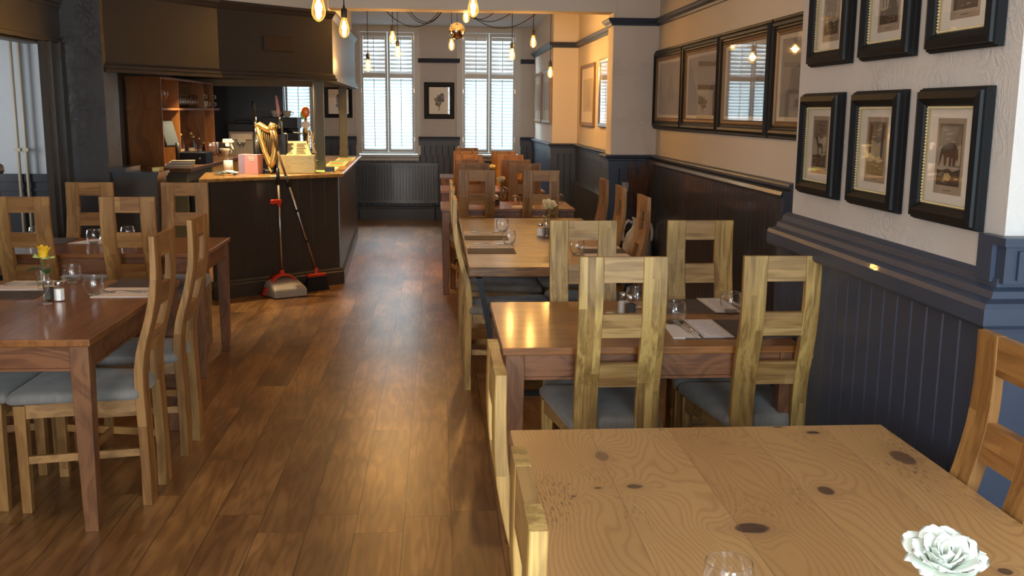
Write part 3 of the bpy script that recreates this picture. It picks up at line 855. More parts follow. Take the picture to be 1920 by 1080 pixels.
chair = Proto(make_chair)
chair_w = Proto(lambda: make_chair('warm', 'warm_rail', 'warm_side'))
chair_b = Proto(lambda: make_chair('brown', 'brown_rail', 'brown_side'))
N_, S_, E_, W_ = 0.0, PI, -PI / 2, PI / 2     # facing away from the camera, towards it, right (+x), left (-x)
g1 = 'oak wave-back chairs round the tables along the right wall'
g2 = 'oak wave-back chairs round the tables on the left'
CH_LIST = [
    (0.645, 3.485, N_, 'pale oak chair, back to us, left one of two at the orange table', g1),
    (1.230, 3.500, N_, 'pale oak chair, back to us, right one of two at the orange table', g1),
    (0.672, 4.462, S_, 'oak chair facing us across the orange table, left of the pair behind it', g1),
    (1.225, 4.475, S_, 'oak chair facing us across the orange table, beside the dark right wall', g1),
    (0.210, 1.990, E_, 'oak chair seen edge-on, farther one at the left side of the pale knotty table', g1),
    (0.210, 1.275, E_, 'oak chair seen edge-on, nearer one at the left side of the pale knotty table', g1),
    (1.185, 2.050, W_, 'oak chair at the right end of the pale knotty table, against the blue panelling', g1),
    (0.190, 5.775, E_, 'oak chair nearest the camera on the aisle side of the steel-legged table', g1),
    (0.190, 6.500, E_, 'oak chair in the middle of the aisle side of the steel-legged table', g1),
    (0.190, 7.180, E_, 'oak chair farthest from us on the aisle side of the steel-legged table', g1),
    (1.150, 5.940, W_, 'oak chair on the wall side of the steel-legged table, in front of the white jug', g1),
    (1.150, 6.700, W_, 'middle oak chair of three on the wall side of the steel-legged table', g1),
    (1.150, 7.400, W_, 'oak chair farthest from us on the wall side of the steel-legged table', g1),
    (0.335, 8.555, N_, 'lamplit oak chair in the first row behind the steel-legged table, left one', g1),
    (0.880, 8.555, N_, 'lamplit oak chair in the first row behind the steel-legged table, right one', g1),
    (0.345, 9.520, S_, 'lamplit oak chair in the second row from the steel-legged table, left one', g1),
    (0.840, 9.520, S_, 'lamplit oak chair in the second row from the steel-legged table, right one', g1),
    (0.340, 10.480, N_, 'lamplit oak chair in the third row from the steel-legged table, left one', g1),
    (0.810, 10.480, N_, 'lamplit oak chair in the third row from the steel-legged table, right one', g1),
    (0.365, 11.460, S_, 'lamplit oak chair in the fourth row from the steel-legged table, left one', g1),
    (0.835, 11.460, S_, 'lamplit oak chair in the fourth row from the steel-legged table, right one', g1),
    (0.358, 12.620, N_, 'lamplit oak chair in the fifth row, left one, below the right window', g1),
    (0.828, 12.620, N_, 'lamplit oak chair in the fifth row, right one, below the right window', g1),
    (0.400, 13.590, S_, 'farthest oak chair of all, last row, against the far panelling', g1),
    (-1.208, 4.125, W_, 'oak chair in side view at the aisle side of the near left table, nearer one', g2),
    (-1.203, 4.715, W_, 'oak chair in side view at the aisle side of the near left table, farther one', g2),
    (-2.172, 4.150, E_, 'oak chair tucked in at the left side of the near left table, the nearer one', g2),
    (-2.172, 4.740, E_, 'oak chair tucked in at the left side of the near left table, the farther one', g2),
    (-2.335, 5.893, N_, 'oak chair, back to us, at the far left table by the left picture edge', g2),
    (-1.752, 5.893, N_, 'oak chair, back to us, at the far left table, right of the yellow rose', g2),
    (-2.340, 6.857, S_, 'oak chair facing us behind the far left table, in front of the dark pillar', g2),
    (-1.712, 6.857, S_, 'oak chair facing us behind the far left table, beside the bar end', g2),
]
for x, y, rz, lab, grp in CH_LIST: (chair_b if y > 8 else chair_w if x < -1 or x in (1.185, 1.150) else chair).put((x, y, 0), rz, lab, grp)


# ---------------------------------------------------------------- tables
def pine_table(label, x0, x1, y0, y1, grp, top_mat='pine_dark', h=0.76, top_t=0.028):
    cx, cy = (x0 + x1) / 2, (y0 + y1) / 2
    t = thing('dining_table', label, 'table', (cx, cy, 0), 0, grp)
    a, b = (x1 - x0) / 2, (y1 - y0) / 2
    MB().box(-a, a, -b, b, h - top_t, h).build('tabletop', M[top_mat], t, bevel=0.004)
    zt = h - top_t
    for sy in (-1, 1):
        m = MB()
        yo = sy * (b - 0.022)
        m.box(-a + 0.07, a - 0.07, min(yo, yo - sy * .02), max(yo, yo - sy * .02), zt - 0.085, zt)
        m.box(-a + 0.07, a - 0.07, min(yo + sy * .004, yo - sy * .02), max(yo + sy * .004, yo - sy * .02), zt - 0.096, zt - 0.086)
        m.build('apron', M['pine_apron'], t)
    for sx in (-1, 1):
        m = MB(); xo = sx * (a - 0.022)
        m.box(min(xo, xo - sx * .02), max(xo, xo - sx * .02), -b + 0.07, b - 0.07, zt - 0.085, zt)
        m.box(min(xo + sx * .004, xo - sx * .02), max(xo + sx * .004, xo - sx * .02), -b + 0.07, b - 0.07, zt - 0.096, zt - 0.086)
        m.build('apron', M['pine_apron'], t)
    for sx in (-1, 1):
        for sy in (-1, 1):
            X, Y = sx * (a - 0.045), sy * (b - 0.045)
            r = []
            for z, q in ((0.0, 0.026), (zt - 0.10, 0.035), (zt, 0.035)):
                r.append([(X - q, Y - q, z), (X + q, Y - q, z), (X + q, Y + q, z), (X - q, Y + q, z)])
            MB().loft(r, True).build('leg', M['pine_leg'], t, bevel=0.003)
    return t


pine_table('glossy orange-stained pine table behind the pale knotty table', 0.232, 1.340, 3.490, 4.372, 'stained pine tables')
pine_table('glossy orange-stained pine table at the left picture edge, with the yellow rose', -2.180, -1.280, 3.690, 5.010, 'stained pine tables', 'pine_dark_y')
pine_table('orange-stained pine table farther back on the left, beside the bar end', -2.660, -1.372, 5.935, 6.705, 'stained pine tables')
pine_table('brown pine table directly behind the steel-legged table', 0.030, 1.205, 8.675, 9.400, 'stained pine tables')
pine_table('brown pine table second behind the steel-legged table', 0.036, 1.150, 10.60, 11.42, 'stained pine tables')
pine_table('brown pine table farthest back, nearest the radiator', 0.036, 1.100, 12.80, 13.55, 'stained pine tables')

# pale knotty table in the foreground (built in place: the knots belong to these boards)
t = thing('dining_table', 'large pale knotty pine table in the foreground', 'table')
MB().box(0.190, 1.214, 0.95, 2.558, 0.728, 0.760).build('tabletop', M['knotty'], t, bevel=0.004)
for a in ((0.25, 1.155, 2.50, 2.52), (0.25, 1.155, 0.99, 1.01)): MB().box(a[0], a[1], a[2], a[3], 0.635, 0.728).build('apron', M['oak_rail'], t)
for a in ((0.222, 0.242, 1.05, 2.46), (1.162, 1.182, 1.05, 2.46)): MB().box(a[0], a[1], a[2], a[3], 0.635, 0.728).build('apron', M['oak_side'], t)
for X in (0.245, 1.160):
    for Y in (1.02, 2.49): MB().box(X - 0.033, X + 0.033, Y - 0.033, Y + 0.033, 0, 0.728).build('leg', M['oak'], t, bevel=0.003)

# thick plank table on steel trapezoid legs
t = thing('dining_table', 'long thick plank table on black steel trapezoid legs', 'table', (0.66, 6.64, 0))
MB().box(-0.492, 0.492, -1.27, 1.27, 0.706, 0.760).build('tabletop', M['plank'], t, bevel=0.006)
for sy in (-1, 1):
    y = sy * 1.13
    m = MB()
    for s in (-1, 1):
        m.loft([[(s * 0.30 - 0.016, y - 0.03, 0.012), (s * 0.30 + 0.016, y - 0.03, 0.012), (s * 0.30 + 0.016, y + 0.03, 0.012), (s * 0.30 - 0.016, y + 0.03, 0.012)],
                [(s * 0.43 - 0.016, y - 0.03, 0.69), (s * 0.43 + 0.016, y - 0.03, 0.69), (s * 0.43 + 0.016, y + 0.03, 0.69), (s * 0.43 - 0.016, y + 0.03, 0.69)]], True)
    m.box(-0.45, 0.45, y - 0.03, y + 0.03, 0.682, 0.706).box(-0.32, 0.32, y - 0.03, y + 0.03, 0.0, 0.022)
    m.build('leg', M['steel_blue'], t)

# ---------------------------------------------------------------- tableware
TT = 0.7605


def make_tumbler():
    t = tag(MB().lathe([(0.022, 0.001), (0.030, 0.006), (0.041, 0.022), (0.0465, 0.042), (0.0455, 0.062), (0.0405, 0.086), (0.0396, 0.0875), (0.0387, 0.086), (0.0440, 0.062), (0.0450, 0.042), (0.0395, 0.023), (0.030, 0.012)], 32).build('tumbler', M['glass_rim']), None, 'glass')
    MB().lathe([(0.001, 0.0), (0.021, 0.0), (0.028, 0.0045), (0.0305, 0.0085), (0.028, 0.0105), (0.012, 0.0085), (0.001, 0.008)], 28).build('base', M['solid'], t)
    MB().lathe([(0.0396, 0.0868), (0.0402, 0.0876), (0.0396, 0.0884), (0.0390, 0.0876), (0.0396, 0.0868)], 32).build('rim', M['solid'], t)
    return t


tum = Proto(make_tumbler)
gt = 'rounded glass tumblers on the tables'
for x, y, lab in [
    (0.492, 1.560, 'clear tumbler on the pale knotty table, cut by the lower picture edge'),
    (0.955, 3.900, 'clear rounded tumbler at the fork tip on the orange table'),
    (1.245, 4.100, 'clear tumbler on the orange table seen behind the right-hand chair back'),
    (0.862, 4.225, 'clear tumbler on the orange table just right of the shakers'),
    (0.455, 6.330, 'nearer clear tumbler on the aisle side of the steel-legged table'),
    (0.458, 7.020, 'farther clear tumbler on the aisle side of the steel-legged table'),
    (0.830, 5.870, 'clear tumbler on the steel-legged table seen through a chair back'),
    (-1.770, 4.925, 'clear rounded tumbler on the near left table, farther of the two'),
    (-1.560, 4.600, 'clear rounded tumbler beside the napkin on the near left table'),
    (-2.150, 6.400, 'clear tumbler on the far left table beside the napkin corner'),
    (-1.990, 6.560, 'clear tumbler on the far left table seen through the middle chair back'),
    (-2.560, 6.560, 'clear tumbler on the far left table seen through the left chair back'),
    (0.705, 9.000, 'clear tumbler on the brown table directly behind the steel-legged table, left one'),
    (1.120, 9.150, 'clear tumbler near the right edge of the brown table behind the steel-legged table'),
]:
    tum.put((x, y, TT), random.random() * 6, lab, gt)


def make_shaker(fill, flab):
    def f():
        t = thing('shaker', '', 'shaker')
        q = 0.0185
        def ring(k, z): return [(k * math.cos(PI / 4 * i + PI / 8) * 1.08, k * math.sin(PI / 4 * i + PI / 8) * 1.08, z) for i in range(8)]
        MB().loft([ring(q, 0), ring(q + .002, .004), ring(q + .002, .048), ring(q - .004, .062), ring(q - .005, .066)], True).build('jar', M['glass'], t)
        MB().loft([ring(q - .002, .003), ring(q - .0005, .006), ring(q - .0005, .046), ring(q - .002, .048)], True).build('contents', M[fill], t)
        MB().lathe([(0.0150, .060), (0.0160, .061), (0.0160, .0735), (0.0145, .077), (0.009, .0790), (0.0005, .0795)], 16).build('cap', M['chrome'], t)
        return t
    return f


salt = Proto(make_shaker('salt', 'salt')); pep = Proto(make_shaker('pepper', 'pepper'))
salt.put((-1.662, 4.462, TT), 0.2, 'square glass salt shaker with steel cap beside the yellow rose', 'salt shakers', (1.12, 1.12, 1.15))
pep.put((-1.716, 4.490, TT), 0.1, 'dark pepper shaker behind the yellow rose vase', 'pepper shakers', (1.12, 1.12, 1.15))
pep.put((0.796, 4.020, TT), 0.1, 'glass pepper shaker with steel cap on the orange table', 'pepper shakers', (1.12, 1.12, 1.2))
salt.put((0.778, 4.075, TT), 0.3, 'salt shaker standing behind the pepper shaker on the orange table', 'salt shakers', (1.12, 1.12, 1.2))
salt.put((0.700, 6.740, TT), 0.1, 'white salt shaker beside the cream rose on the steel-legged table', 'salt shakers', (1.12, 1.12, 1.15))
pep.put((0.745, 6.760, TT), 0.4, 'pepper shaker behind the rose vase on the steel-legged table', 'pepper shakers', (1.12, 1.12, 1.15))
pep.put((0.538, 8.960, TT), 0.4, 'pepper shaker on the brown table behind the steel-legged table', 'pepper shakers', (1.12, 1.12, 1.15))
salt.put((0.530, 9.050, TT), 0.4, 'salt shaker on the brown table behind the steel-legged table', 'salt shakers', (1.12, 1.12, 1.15))

t = thing('tealight_holder', 'small glass tealight holder with a white candle on the orange table', 'candle holder', (0.717, 4.040, TT))
MB().lathe([(0.001, 0), (0.026, 0), (0.031, 0.006), (0.033, 0.022), (0.031, 0.022), (0.029, 0.006), (0.001, 0.004)], 20).build('holder', M['glass'], t)
MB().lathe([(0.020, 0.0045), (0.020, 0.015), (0.001, 0.015)], 16).build('candle', M['salt'], t)


def petal(m, ang, r0, tilt, w, h, curl, z0=0.0, seed=0, point=0.25):
    """cupped petal: a grid surface rising from the centre line, leaning out by tilt and rolling back at the lip"""
    nu, nv = 8, 8
    rnd = random.Random(seed); wob = rnd.uniform(-0.12, 0.12)
    rings_o = []
    P = {}
    for j in range(nv + 1):
        v = j / nv
        lean = tilt * v + curl * max(0, v - 0.62) ** 1.5 * 3.0
        rr = r0 + h * (math.sin(tilt) * v * 0.9 + curl * max(0, v - .6) ** 2 * 1.2)
        zz = z0 + h * (math.cos(tilt * 0.9) * v - max(0, v - 0.72) ** 2 * curl * 1.3)
        width = w * (math.sin(PI * min(1, 0.12 + v * 0.80)) ** 0.6) * (1 - point * max(0, v - 0.8) * 4)
        for i in range(nu + 1):
            u = i / nu * 2 - 1
            a = ang + u * width / max(0.012, r0 + 0.010 + 0.42 * (rr - r0)) * (1 + wob * v)
            z = zz - (abs(u) ** 2.2) * h * 0.10 * v + (1 - abs(u)) * point * 0.12 * h * v ** 4
            q = rr + abs(u) ** 3 * 0.003 + 0.0012 * math.sin(u * 5 + seed) * v
            P[i, j] = (q * math.cos(a), q * math.sin(a), z)
    vs = []; idx = {}
    th = 0.0007
    for side in (0, 1):
        for j in range(nv + 1):
            for i in range(nu + 1):
                x, y, z = P[i, j]; k = 1 + (th / max(0.006, math.hypot(x, y))) * (1 if side else -1)
                idx[side, i, j] = len(vs); vs.append((x * k, y * k, z))
    f = []
    for j in range(nv):
        for i in range(nu):
            f.append((idx[0, i, j], idx[0, i, j + 1], idx[0, i + 1, j + 1], idx[0, i + 1, j]))
            f.append((idx[1, i, j], idx[1, i + 1, j], idx[1, i + 1, j + 1], idx[1, i, j + 1]))
    for j in range(nv):
        for i, fl in ((0, 0), (nu, 1)):
            q = (idx[0, i, j], idx[1, i, j], idx[1, i, j + 1], idx[0, i, j + 1]); f.append(q if fl else q[::-1])
    for i in range(nu):
        f.append((idx[0, i, nv], idx[1, i, nv], idx[1, i + 1, nv], idx[0, i + 1, nv]))
    m.add(vs, f, True)


def rose_head(mat, parent, R_, z, openness=1.0, tiltv=(0, 0), sepals='petal_green', seed=0, pointy=0.3):
    tf = Matrix.Translation((0, 0, z)) @ Matrix.Rotation(tiltv[0], 4, 'X') @ Matrix.Rotation(tiltv[1], 4, 'Y')
    m = MB(); rnd = random.Random(seed)
    s = R_ / 0.05
    layers = [(2, 0.003, 0.02, 0.013, 0.033, -0.10), (3, 0.006, 0.10, 0.017, 0.035, -0.05), (3, 0.009, 0.24, 0.021, 0.037, 0.08), (4, 0.012, 0.45 * openness, 0.024, 0.039, 0.30)]
    if openness > 0.6: layers += [(5, 0.014, 0.80 * openness, 0.026, 0.041, 0.45), (5, 0.013, 1.18 * openness, 0.027, 0.046, 0.35)]
    k = 0
    for n, r0, tl, w, h, cu in layers:
        for i in range(n):
            petal(m, 2 * PI * i / n + k * 0.7 + rnd.uniform(-.2, .2), r0 * s, tl + rnd.uniform(-.06, .06), w * s, h * s * rnd.uniform(.93, 1.08), cu, 0.0, rnd.randint(0, 999), pointy)
        k += 1
    m.v = [tuple(tf @ Vector(p)) for p in m.v]
    m.build('rose_head', M[mat], parent)
    m = MB()
    for i in range(5): petal(m, 2 * PI * i / 5 + .3, 0.004 * s, 1.5, 0.009 * s, 0.034 * s, 0.3, -0.004, i, 1.0)
    m.lathe([(0.0015, -0.012), (0.007 * s, -0.006), (0.010 * s, 0.002), (0.004, 0.008)], 10)
    m.v = [tuple(tf @ Vector(p)) for p in m.v]
    m.build('sepals', M[sepals], parent)


def leaf_mb(m, base, dirv, L, W, droop=0.3):
    b = Vector(base); d = Vector(dirv).normalized(); s = d.cross(Vector((0, 0, 1))).normalized(); n = s.cross(d)
    K = 7; top = []; 
    for i in range(K + 1):
        u = i / K; w = W * math.sin(PI * min(1, u ** 0.8)) ** 0.9 + 0.0003
        c = b + d * (L * u) - Vector((0, 0, 1)) * (droop * L * u * u)
        top.append((c - s * w + n * w * .25, c, c + s * w + n * w * .25))
    vs = []; f = []
    for side in (0, 1):
        for tr in top:
            for p in tr: vs.append(tuple(p - n * 0.0006 * side))
    o = (K + 1) * 3
    for i in range(K):
        for j in range(2):
            a = i * 3 + j
            f.append((a, a + 1, a + 4, a + 3)); f.append((o + a, o + a + 3, o + a + 4, o + a + 1))
    m.add(vs, f, True)


def bud_vase(label, loc, H=0.17, cyl=False, group=None):
    t = thing('bud_vase', label, 'vase', loc, 0, group)
    if cyl: pr = [(0.001, 0), (0.022, 0), (0.023, 0.004), (0.021, H * .5), (0.024, H), (0.0225, H), (0.0195, H * .5), (0.020, 0.010), (0.001, 0.008)]
    else: pr = [(0.001, 0), (0.030, 0), (0.030, 0.002), (0.010, 0.006), (0.006, 0.014), (0.006, H * .24), (0.010, H * .30), (0.022, H * .42), (0.028, H * .62), (0.029, H * .85), (0.030, H), (0.0285, H), (0.0275, H * .85), (0.0265, H * .62), (0.020, H * .43), (0.004, H * .34), (0.001, H * .33)]
    MB().lathe(pr, 24).build('glass_body', M['glass'], t)
    if cyl: w = [(0.001, 0.011), (0.0185, 0.011), (0.0185, H * .55), (0.001, H * .55)]
    else: w = [(0.001, H * .35), (0.018, H * .43), (0.0255, H * .60), (0.0265, H * .72), (0.001, H * .72)]
    MB().lathe(w, 20).build('water', M['water'], t)
    return t


def rose(label, loc, mat, R_, hh, openness, tiltv=(0, 0), seed=1, z0=0.06, leaves=(), lean=(0, 0), group='single roses on the tables', pointy=.3):
    t = thing('rose', label, 'flower', loc, 0, group)
    lx, ly = lean
    MB().tube([(0, 0, z0), (lx * .2, ly * .2, z0 + (hh - z0) * .4), (lx * .6, ly * .6, z0 + (hh - z0) * .75), (lx, ly, hh - 0.004)], 0.0026, 7).build('stem', M['stem'], t)
    h = bpy.data.objects.new('bloom', None); COL.objects.link(h); h.parent = t; h.location = (lx, ly, hh)
    rose_head(mat, h, R_, 0.0, openness, tiltv, seed=seed, pointy=pointy)
    for bz, d, L, W in leaves:
        m = MB(); leaf_mb(m, (lx * .5, ly * .5, bz), d, L, W); m.build('leaf', M['leaf'], t)
    return t


V = (-1.702, 4.395, TT)
bud_vase('glass flute vase holding the yellow rose on the near left table', V, 0.168, group='bud vases')
rose('yellow rosebud in the flute vase on the near left table', V, 'petal_yellow', 0.062, 0.205, 0.30, (0, 0.12), 3, 0.066,
     ((0.150, (-1, -.4, .25), 0.075, 0.026), (0.150, (.7, -.8, .05), 0.055, 0.022)), (0.008, 0))
V = (0.735, 6.66, TT)
bud_vase('straight glass vase holding the cream rose on the steel-legged table', V, 0.150, True, 'bud vases')
rose('open cream rose on the steel-legged table', V, 'petal_cream', 0.050, 0.212, 0.9, (0.40, 0.1), 5, 0.02, ((0.165, (1, -.3, .1), 0.075, 0.026), (0.15, (.6, .6, .0), 0.06, 0.022)), (0.012, 0))
V = (0.590, 8.955, TT)
bud_vase('glass flute vase on the brown table behind the steel-legged table', V, 0.168, group='bud vases')
rose('pale yellow rose on the brown table behind the steel-legged table', V, 'petal_cream', 0.044, 0.225, 0.8, (.4, -0.2), 6, 0.066, ((0.17, (.8, -.3, -.1), 0.06, 0.02),), (-0.02, 0))
V = (0.600, 11.05, TT)
bud_vase('farther glass flute vase, second pine table behind the steel-legged table', V, 0.168, group='bud vases')
rose('small distant cream rose, farthest one seen between the chair rows', V, 'petal_cream', 0.044, 0.22, 0.8, (.3, 0), 7, 0.066, ((0.17, (.8, -.3, -.1), 0.06, 0.02),), (0, 0))
V = (0.738, 1.325, TT)
bud_vase('glass flute vase hidden under the large white rose in the foreground', V, 0.150, group='bud vases')
rose('large open white rose in the bottom right foreground', V, 'petal_white', 0.055, 0.188, 1.0, (0.30, -0.05), 12, 0.07, (), (0.0, 0), pointy=.25)


def slab(name, pts, z0, z1, mat, label, cat, group=None):
    """flat thing whose own origin is at the centre of its outline"""
    cx = sum(p[0] for p in pts) / len(pts); cy = sum(p[1] for p in pts) / len(pts)
    m = MB().prism([(p[0] - cx, p[1] - cy) for p in pts], 0, z1 - z0)
    return tag(m.build(name, M[mat], None, (cx, cy, z0)), label, cat, group)


def rect(cx, cy, w, d, a=0.0):
    c, s = math.cos(a), math.sin(a)
    return [(cx + x * c - y * s, cy + x * s + y * c) for x, y in ((-w / 2, -d / 2), (w / 2, -d / 2), (w / 2, d / 2), (-w / 2, d / 2))]


def placemat(label, cx, cy, w, d, a=0.0):
    t = thing('placemat', label, 'placemat', (cx, cy, TT), a, 'woven slatted placemats')
    m = MB(); k = int(d / 0.012)
    along_x = w >= d
    n = int((d if along_x else w) / 0.011)
    for i in range(n):
        if along_x:
            y = -d / 2 + (i + .5) * d / n; m.box(-w / 2, w / 2, y - 0.0048, y + 0.0048, 0.0002, 0.0028)
        else:
            x = -w / 2 + (i + .5) * w / n; m.box(x - 0.0048, x + 0.0048, -d / 2, d / 2, 0.0002, 0.0028)
    m.build('slats', M['placemat'], t)
    m = MB()
    for u in (-0.4, 0, 0.4):
        if along_x: m.box(u * w - 0.001, u * w + 0.001, -d / 2, d / 2, 0.0001, 0.0032)
        else: m.box(-w / 2, w / 2, u * d - 0.001, u * d + 0.001, 0.0001, 0.0032)
    m.build('stitching', M['blackm'], t)
    return t


def menu(label, cx, cy, w, d, a=0.0, z=TT + 0.0035, group='printed paper menus on the placemats', lines=12):
    t = thing('menu_sheet', label, 'menu', (cx, cy, z), a, group)
    MB().box(-w / 2, w / 2, -d / 2, d / 2, 0, 0.0008).build('paper', M['paper'], t)
    m = MB(); rn = random.Random(int(cx * 100))
    for x0, x1, y0, y1 in ((-w * .44, w * .44, d * .455, d * .463), (-w * .44, w * .44, -d * .463, -d * .455), (-w * .445, -w * .43, -d * .46, d * .46), (w * .43, w * .445, -d * .46, d * .46)):
        m.box(x0, x1, y0, y1, 0.0007, 0.0011)
    for i in range(lines):
        y = d * (0.38 - 0.78 * i / lines); ww = w * rn.uniform(.16, .36)
        m.box(-ww, ww, y - 0.0012, y + 0.0012, 0.0007, 0.0011)
    m.build('print', M['ink'], t)
    return t


def make_fork():
    t = MB()
    def strip(pts, th=0.0018):      # (x_half, y, z) outline along y
        r = [[(-w, y, z), (w, y, z), (w, y, z + th), (-w, y, z + th)] for w, y, z in pts]
        t.loft(r, True, True)
    strip([(0.006, -0.10, 0.0008), (0.0065, -0.085, 0.0008), (0.0035, -0.03, 0.003), (0.003, 0.0, 0.006), (0.0035, 0.022, 0.004), (0.010, 0.035, 0.002), (0.0115, 0.052, 0.0015)])
    for k in range(4):
        x = -0.0096 + k * 0.0064
        t.loft([[(x - .0019, y, z), (x + .0019, y, z), (x + .0019, y, z + .0016), (x - .0019, y, z + .0016)] for y, z in ((0.051, .0015), (0.07, .002), (0.088, .006), (0.098, .009))], True)
    return tag(t.build('fork', M['chrome']), None, 'cutlery')


def make_knife():
    t = MB()
    t.loft([[(-w, y, 0.0008), (w, y, 0.0008), (w * .8, y, 0.0008 + h), (-w * .8, y, 0.0008 + h)] for w, y, h in ((.004, -.108, .003), (.0065, -.10, .006), (.0055, -.06, .0055), (.0045, -.01, .0045), (.003, 0, .003))], True, True)
    t.loft([[(-w, y, 0.0012), (w * 1.1, y, 0.0012), (w * 1.1, y, 0.0024), (-w, y, 0.0024)] for w, y in ((.003, 0), (.008, .008), (.009, .06), (.007, .095), (.002, .112))], True)
    return tag(t.build('table_knife', M['chrome']), None, 'cutlery')


fork = Proto(make_fork); knife = Proto(make_knife)

# setting on the orange table, near side
placemat('brown slatted placemat under the near menu on the orange table', 1.140, 3.775, 0.42, 0.33)
menu('white printed menu nearest us on the orange table', 1.060, 3.778, 0.118, 0.325)
slab('napkin', [(0.884, 3.620), (0.990, 3.612), (1.000, 3.85), (0.900, 3.862)], TT, TT + 0.003, 'napkin', 'white paper napkin under the fork on the orange table', 'napkin', 'paper napkins')
fork.put((0.962, 3.790, TT + 0.0035), 0.06, 'steel fork on the white napkin, orange table', 'table forks')
knife.put((0.988, 3.760, TT + 0.0035), 0.02, 'steel knife right of the fork, orange table', 'table knives')
placemat('brown slatted placemat at the far side of the orange table', 1.105, 4.245, 0.33, 0.30)
menu('white printed menu at the far side of the orange table', 1.235, 4.245, 0.115, 0.325, z=TT + 0.004)
knife.put((1.318, 4.235, TT + 0.001), 0.04, 'knife at the far side of the orange table', 'table knives')
# near left table
placemat('dark slatted placemat on the aisle side of the near left table', -1.435, 4.915, 0.27, 0.22)
slab('napkin', rect(-1.425, 4.655, 0.265, 0.24, 0.0), TT, TT + 0.003, 'napkin', 'white napkin with cutlery on the aisle side of the near left table', 'napkin', 'paper napkins')
fork.put((-1.440, 4.640, TT + 0.0035), R(88), 'fork on the aisle-side napkin of the near left table', 'table forks')
knife.put((-1.400, 4.672, TT + 0.0035), R(88), 'knife on the aisle-side napkin of the near left table', 'table knives')
placemat('dark slatted placemat behind the yellow rose vase', -1.960, 4.600, 0.34, 0.20)
slab('napkin', rect(-1.945, 4.840, 0.27, 0.20, 0.0), TT, TT + 0.003, 'napkin', 'white napkin left of the tumblers on the near left table', 'napkin', 'paper napkins')
knife.put((-1.960, 4.862, TT + 0.0035), R(-88), 'knife on the left-hand napkin of the near left table', 'table knives')
fork.put((-1.965, 4.890, TT + 0.0035), R(-88), 'fork on the left-hand napkin of the near left table', 'table forks')
slab('napkin', rect(-1.945, 4.965, 0.25, 0.05, 0.0), TT, TT + 0.003, 'napkin', 'white napkin sliver at the back left of the near left table', 'napkin', 'paper napkins')
# far left table
slab('napkin', [(-2.31, 6.39), (-2.08, 6.40), (-2.10, 6.60), (-2.22, 6.60)], TT, TT + 0.003, 'napkin', 'folded pale napkin on the far left table behind the middle chair', 'napkin', 'paper napkins')
placemat('dark placemat behind the napkin on the far left table', -2.46, 6.50, 0.26, 0.30)
# steel-legged table
for i, (y, lab) in enumerate(((6.045, 'nearer'), (6.68, 'farther'))):
    placemat('woven placemat on the aisle side of the steel-legged table, %s one' % lab, 0.325, y, 0.29, 0.29)
    menu('menu strip on the %s aisle-side placemat of the steel-legged table' % lab, 0.325, y + 0.105, 0.285, 0.075, lines=3)
    slab('napkin', rect(0.325, y + 0.25, 0.285, 0.17), TT, TT + 0.003, 'napkin', 'napkin behind the %s aisle-side placemat of the steel-legged table' % lab, 'napkin', 'paper napkins')
    fork.put((0.35, y + 0.22, TT + 0.0035), R(-88), 'fork on the %s aisle-side napkin of the steel-legged table' % lab, 'table forks')
    knife.put((0.33, y + 0.27, TT + 0.0035), R(-88), 'knife on the %s aisle-side napkin of the steel-legged table' % lab, 'table knives')
placemat('woven placemat on the wall side of the steel-legged table', 1.005, 6.05, 0.27, 0.29)
slab('napkin', rect(1.000, 5.81, 0.26, 0.13), TT, TT + 0.003, 'napkin', 'napkin on the wall side of the steel-legged table', 'napkin', 'paper napkins')
menu('menu on the wall-side placemat of the steel-legged table', 1.01, 6.13, 0.25, 0.10, lines=3)
slab('napkin', rect(0.76, 8.86, 0.20, 0.16), TT, TT + 0.003, 'napkin', 'napkin on the brown table behind the steel-legged table', 'napkin', 'paper napkins')


# ---------------------------------------------------------------- framed pictures
def ring_sweep(m, w, h, prof):
    """mitred frame in the xz plane (room side = -y): prof = (inset from outer edge, depth towards the room)"""
    cs = [(-1, -1), (1, -1), (1, 1), (-1, 1)]
    rings = []
    for sx, sz in cs + [cs[0]]:
        rings.append([(sx * (w / 2 - i), -d, sz * (h / 2 - i)) for i, d in prof])
    m.loft(rings, False)
    return m


def poly(m, mat, pts, d, w=1, h=1, x=0, z=0, th=0.0006):
    m.mat(M[mat])
    m.loft([[(x + px * w, -d, z + pz * h) for px, pz in pts], [(x + px * w, -d - th, z + pz * h) for px, pz in pts]], True)


def hump(x0, x1, z, hgt, n=8): return [(x0, z)] + [(x0 + (x1 - x0) * i / n, z + hgt * math.sin(PI * i / n)) for i in range(1, n)] + [(x1, z)]


ELEPHANT = [(-.30, .02), (-.34, -.20), (-.40, -.36), (-.47, -.40), (-.46, -.34), (-.41, -.28), (-.40, -.05), (-.36, .14), (-.28, .26), (-.14, .29), (0, .37), (.14, .37), (.28, .30), (.38, .15), (.41, -.05), (.40, -.20),
            (.36, -.20), (.33, -.12), (.30, -.38), (.19, -.38), (.18, -.13), (.13, -.13), (.13, -.38), (.02, -.38), (.02, -.10), (-.08, -.12), (-.10, -.38), (-.20, -.38), (-.22, -.12)]
DEER = [(-.30, .42), (-.22, .40), (-.16, .28), (-.10, .12), (.12, .12), (.26, .08), (.30, -.05), (.28, -.40), (.22, -.40), (.20, -.10), (.12, -.06), (-.05, -.06), (-.08, -.40), (-.14, -.40), (-.16, -.05), (-.24, .10), (-.28, .26), (-.38, .30), (-.40, .34)]
SEATED = [(-.05, .40), (.06, .42), (.12, .32), (.16, .12), (.30, -.10), (.36, -.34), (.10, -.36), (-.02, -.36), (-.04, -.10), (-.10, -.34), (-.18, -.34), (-.12, 0), (-.12, .22), (-.18, .30)]


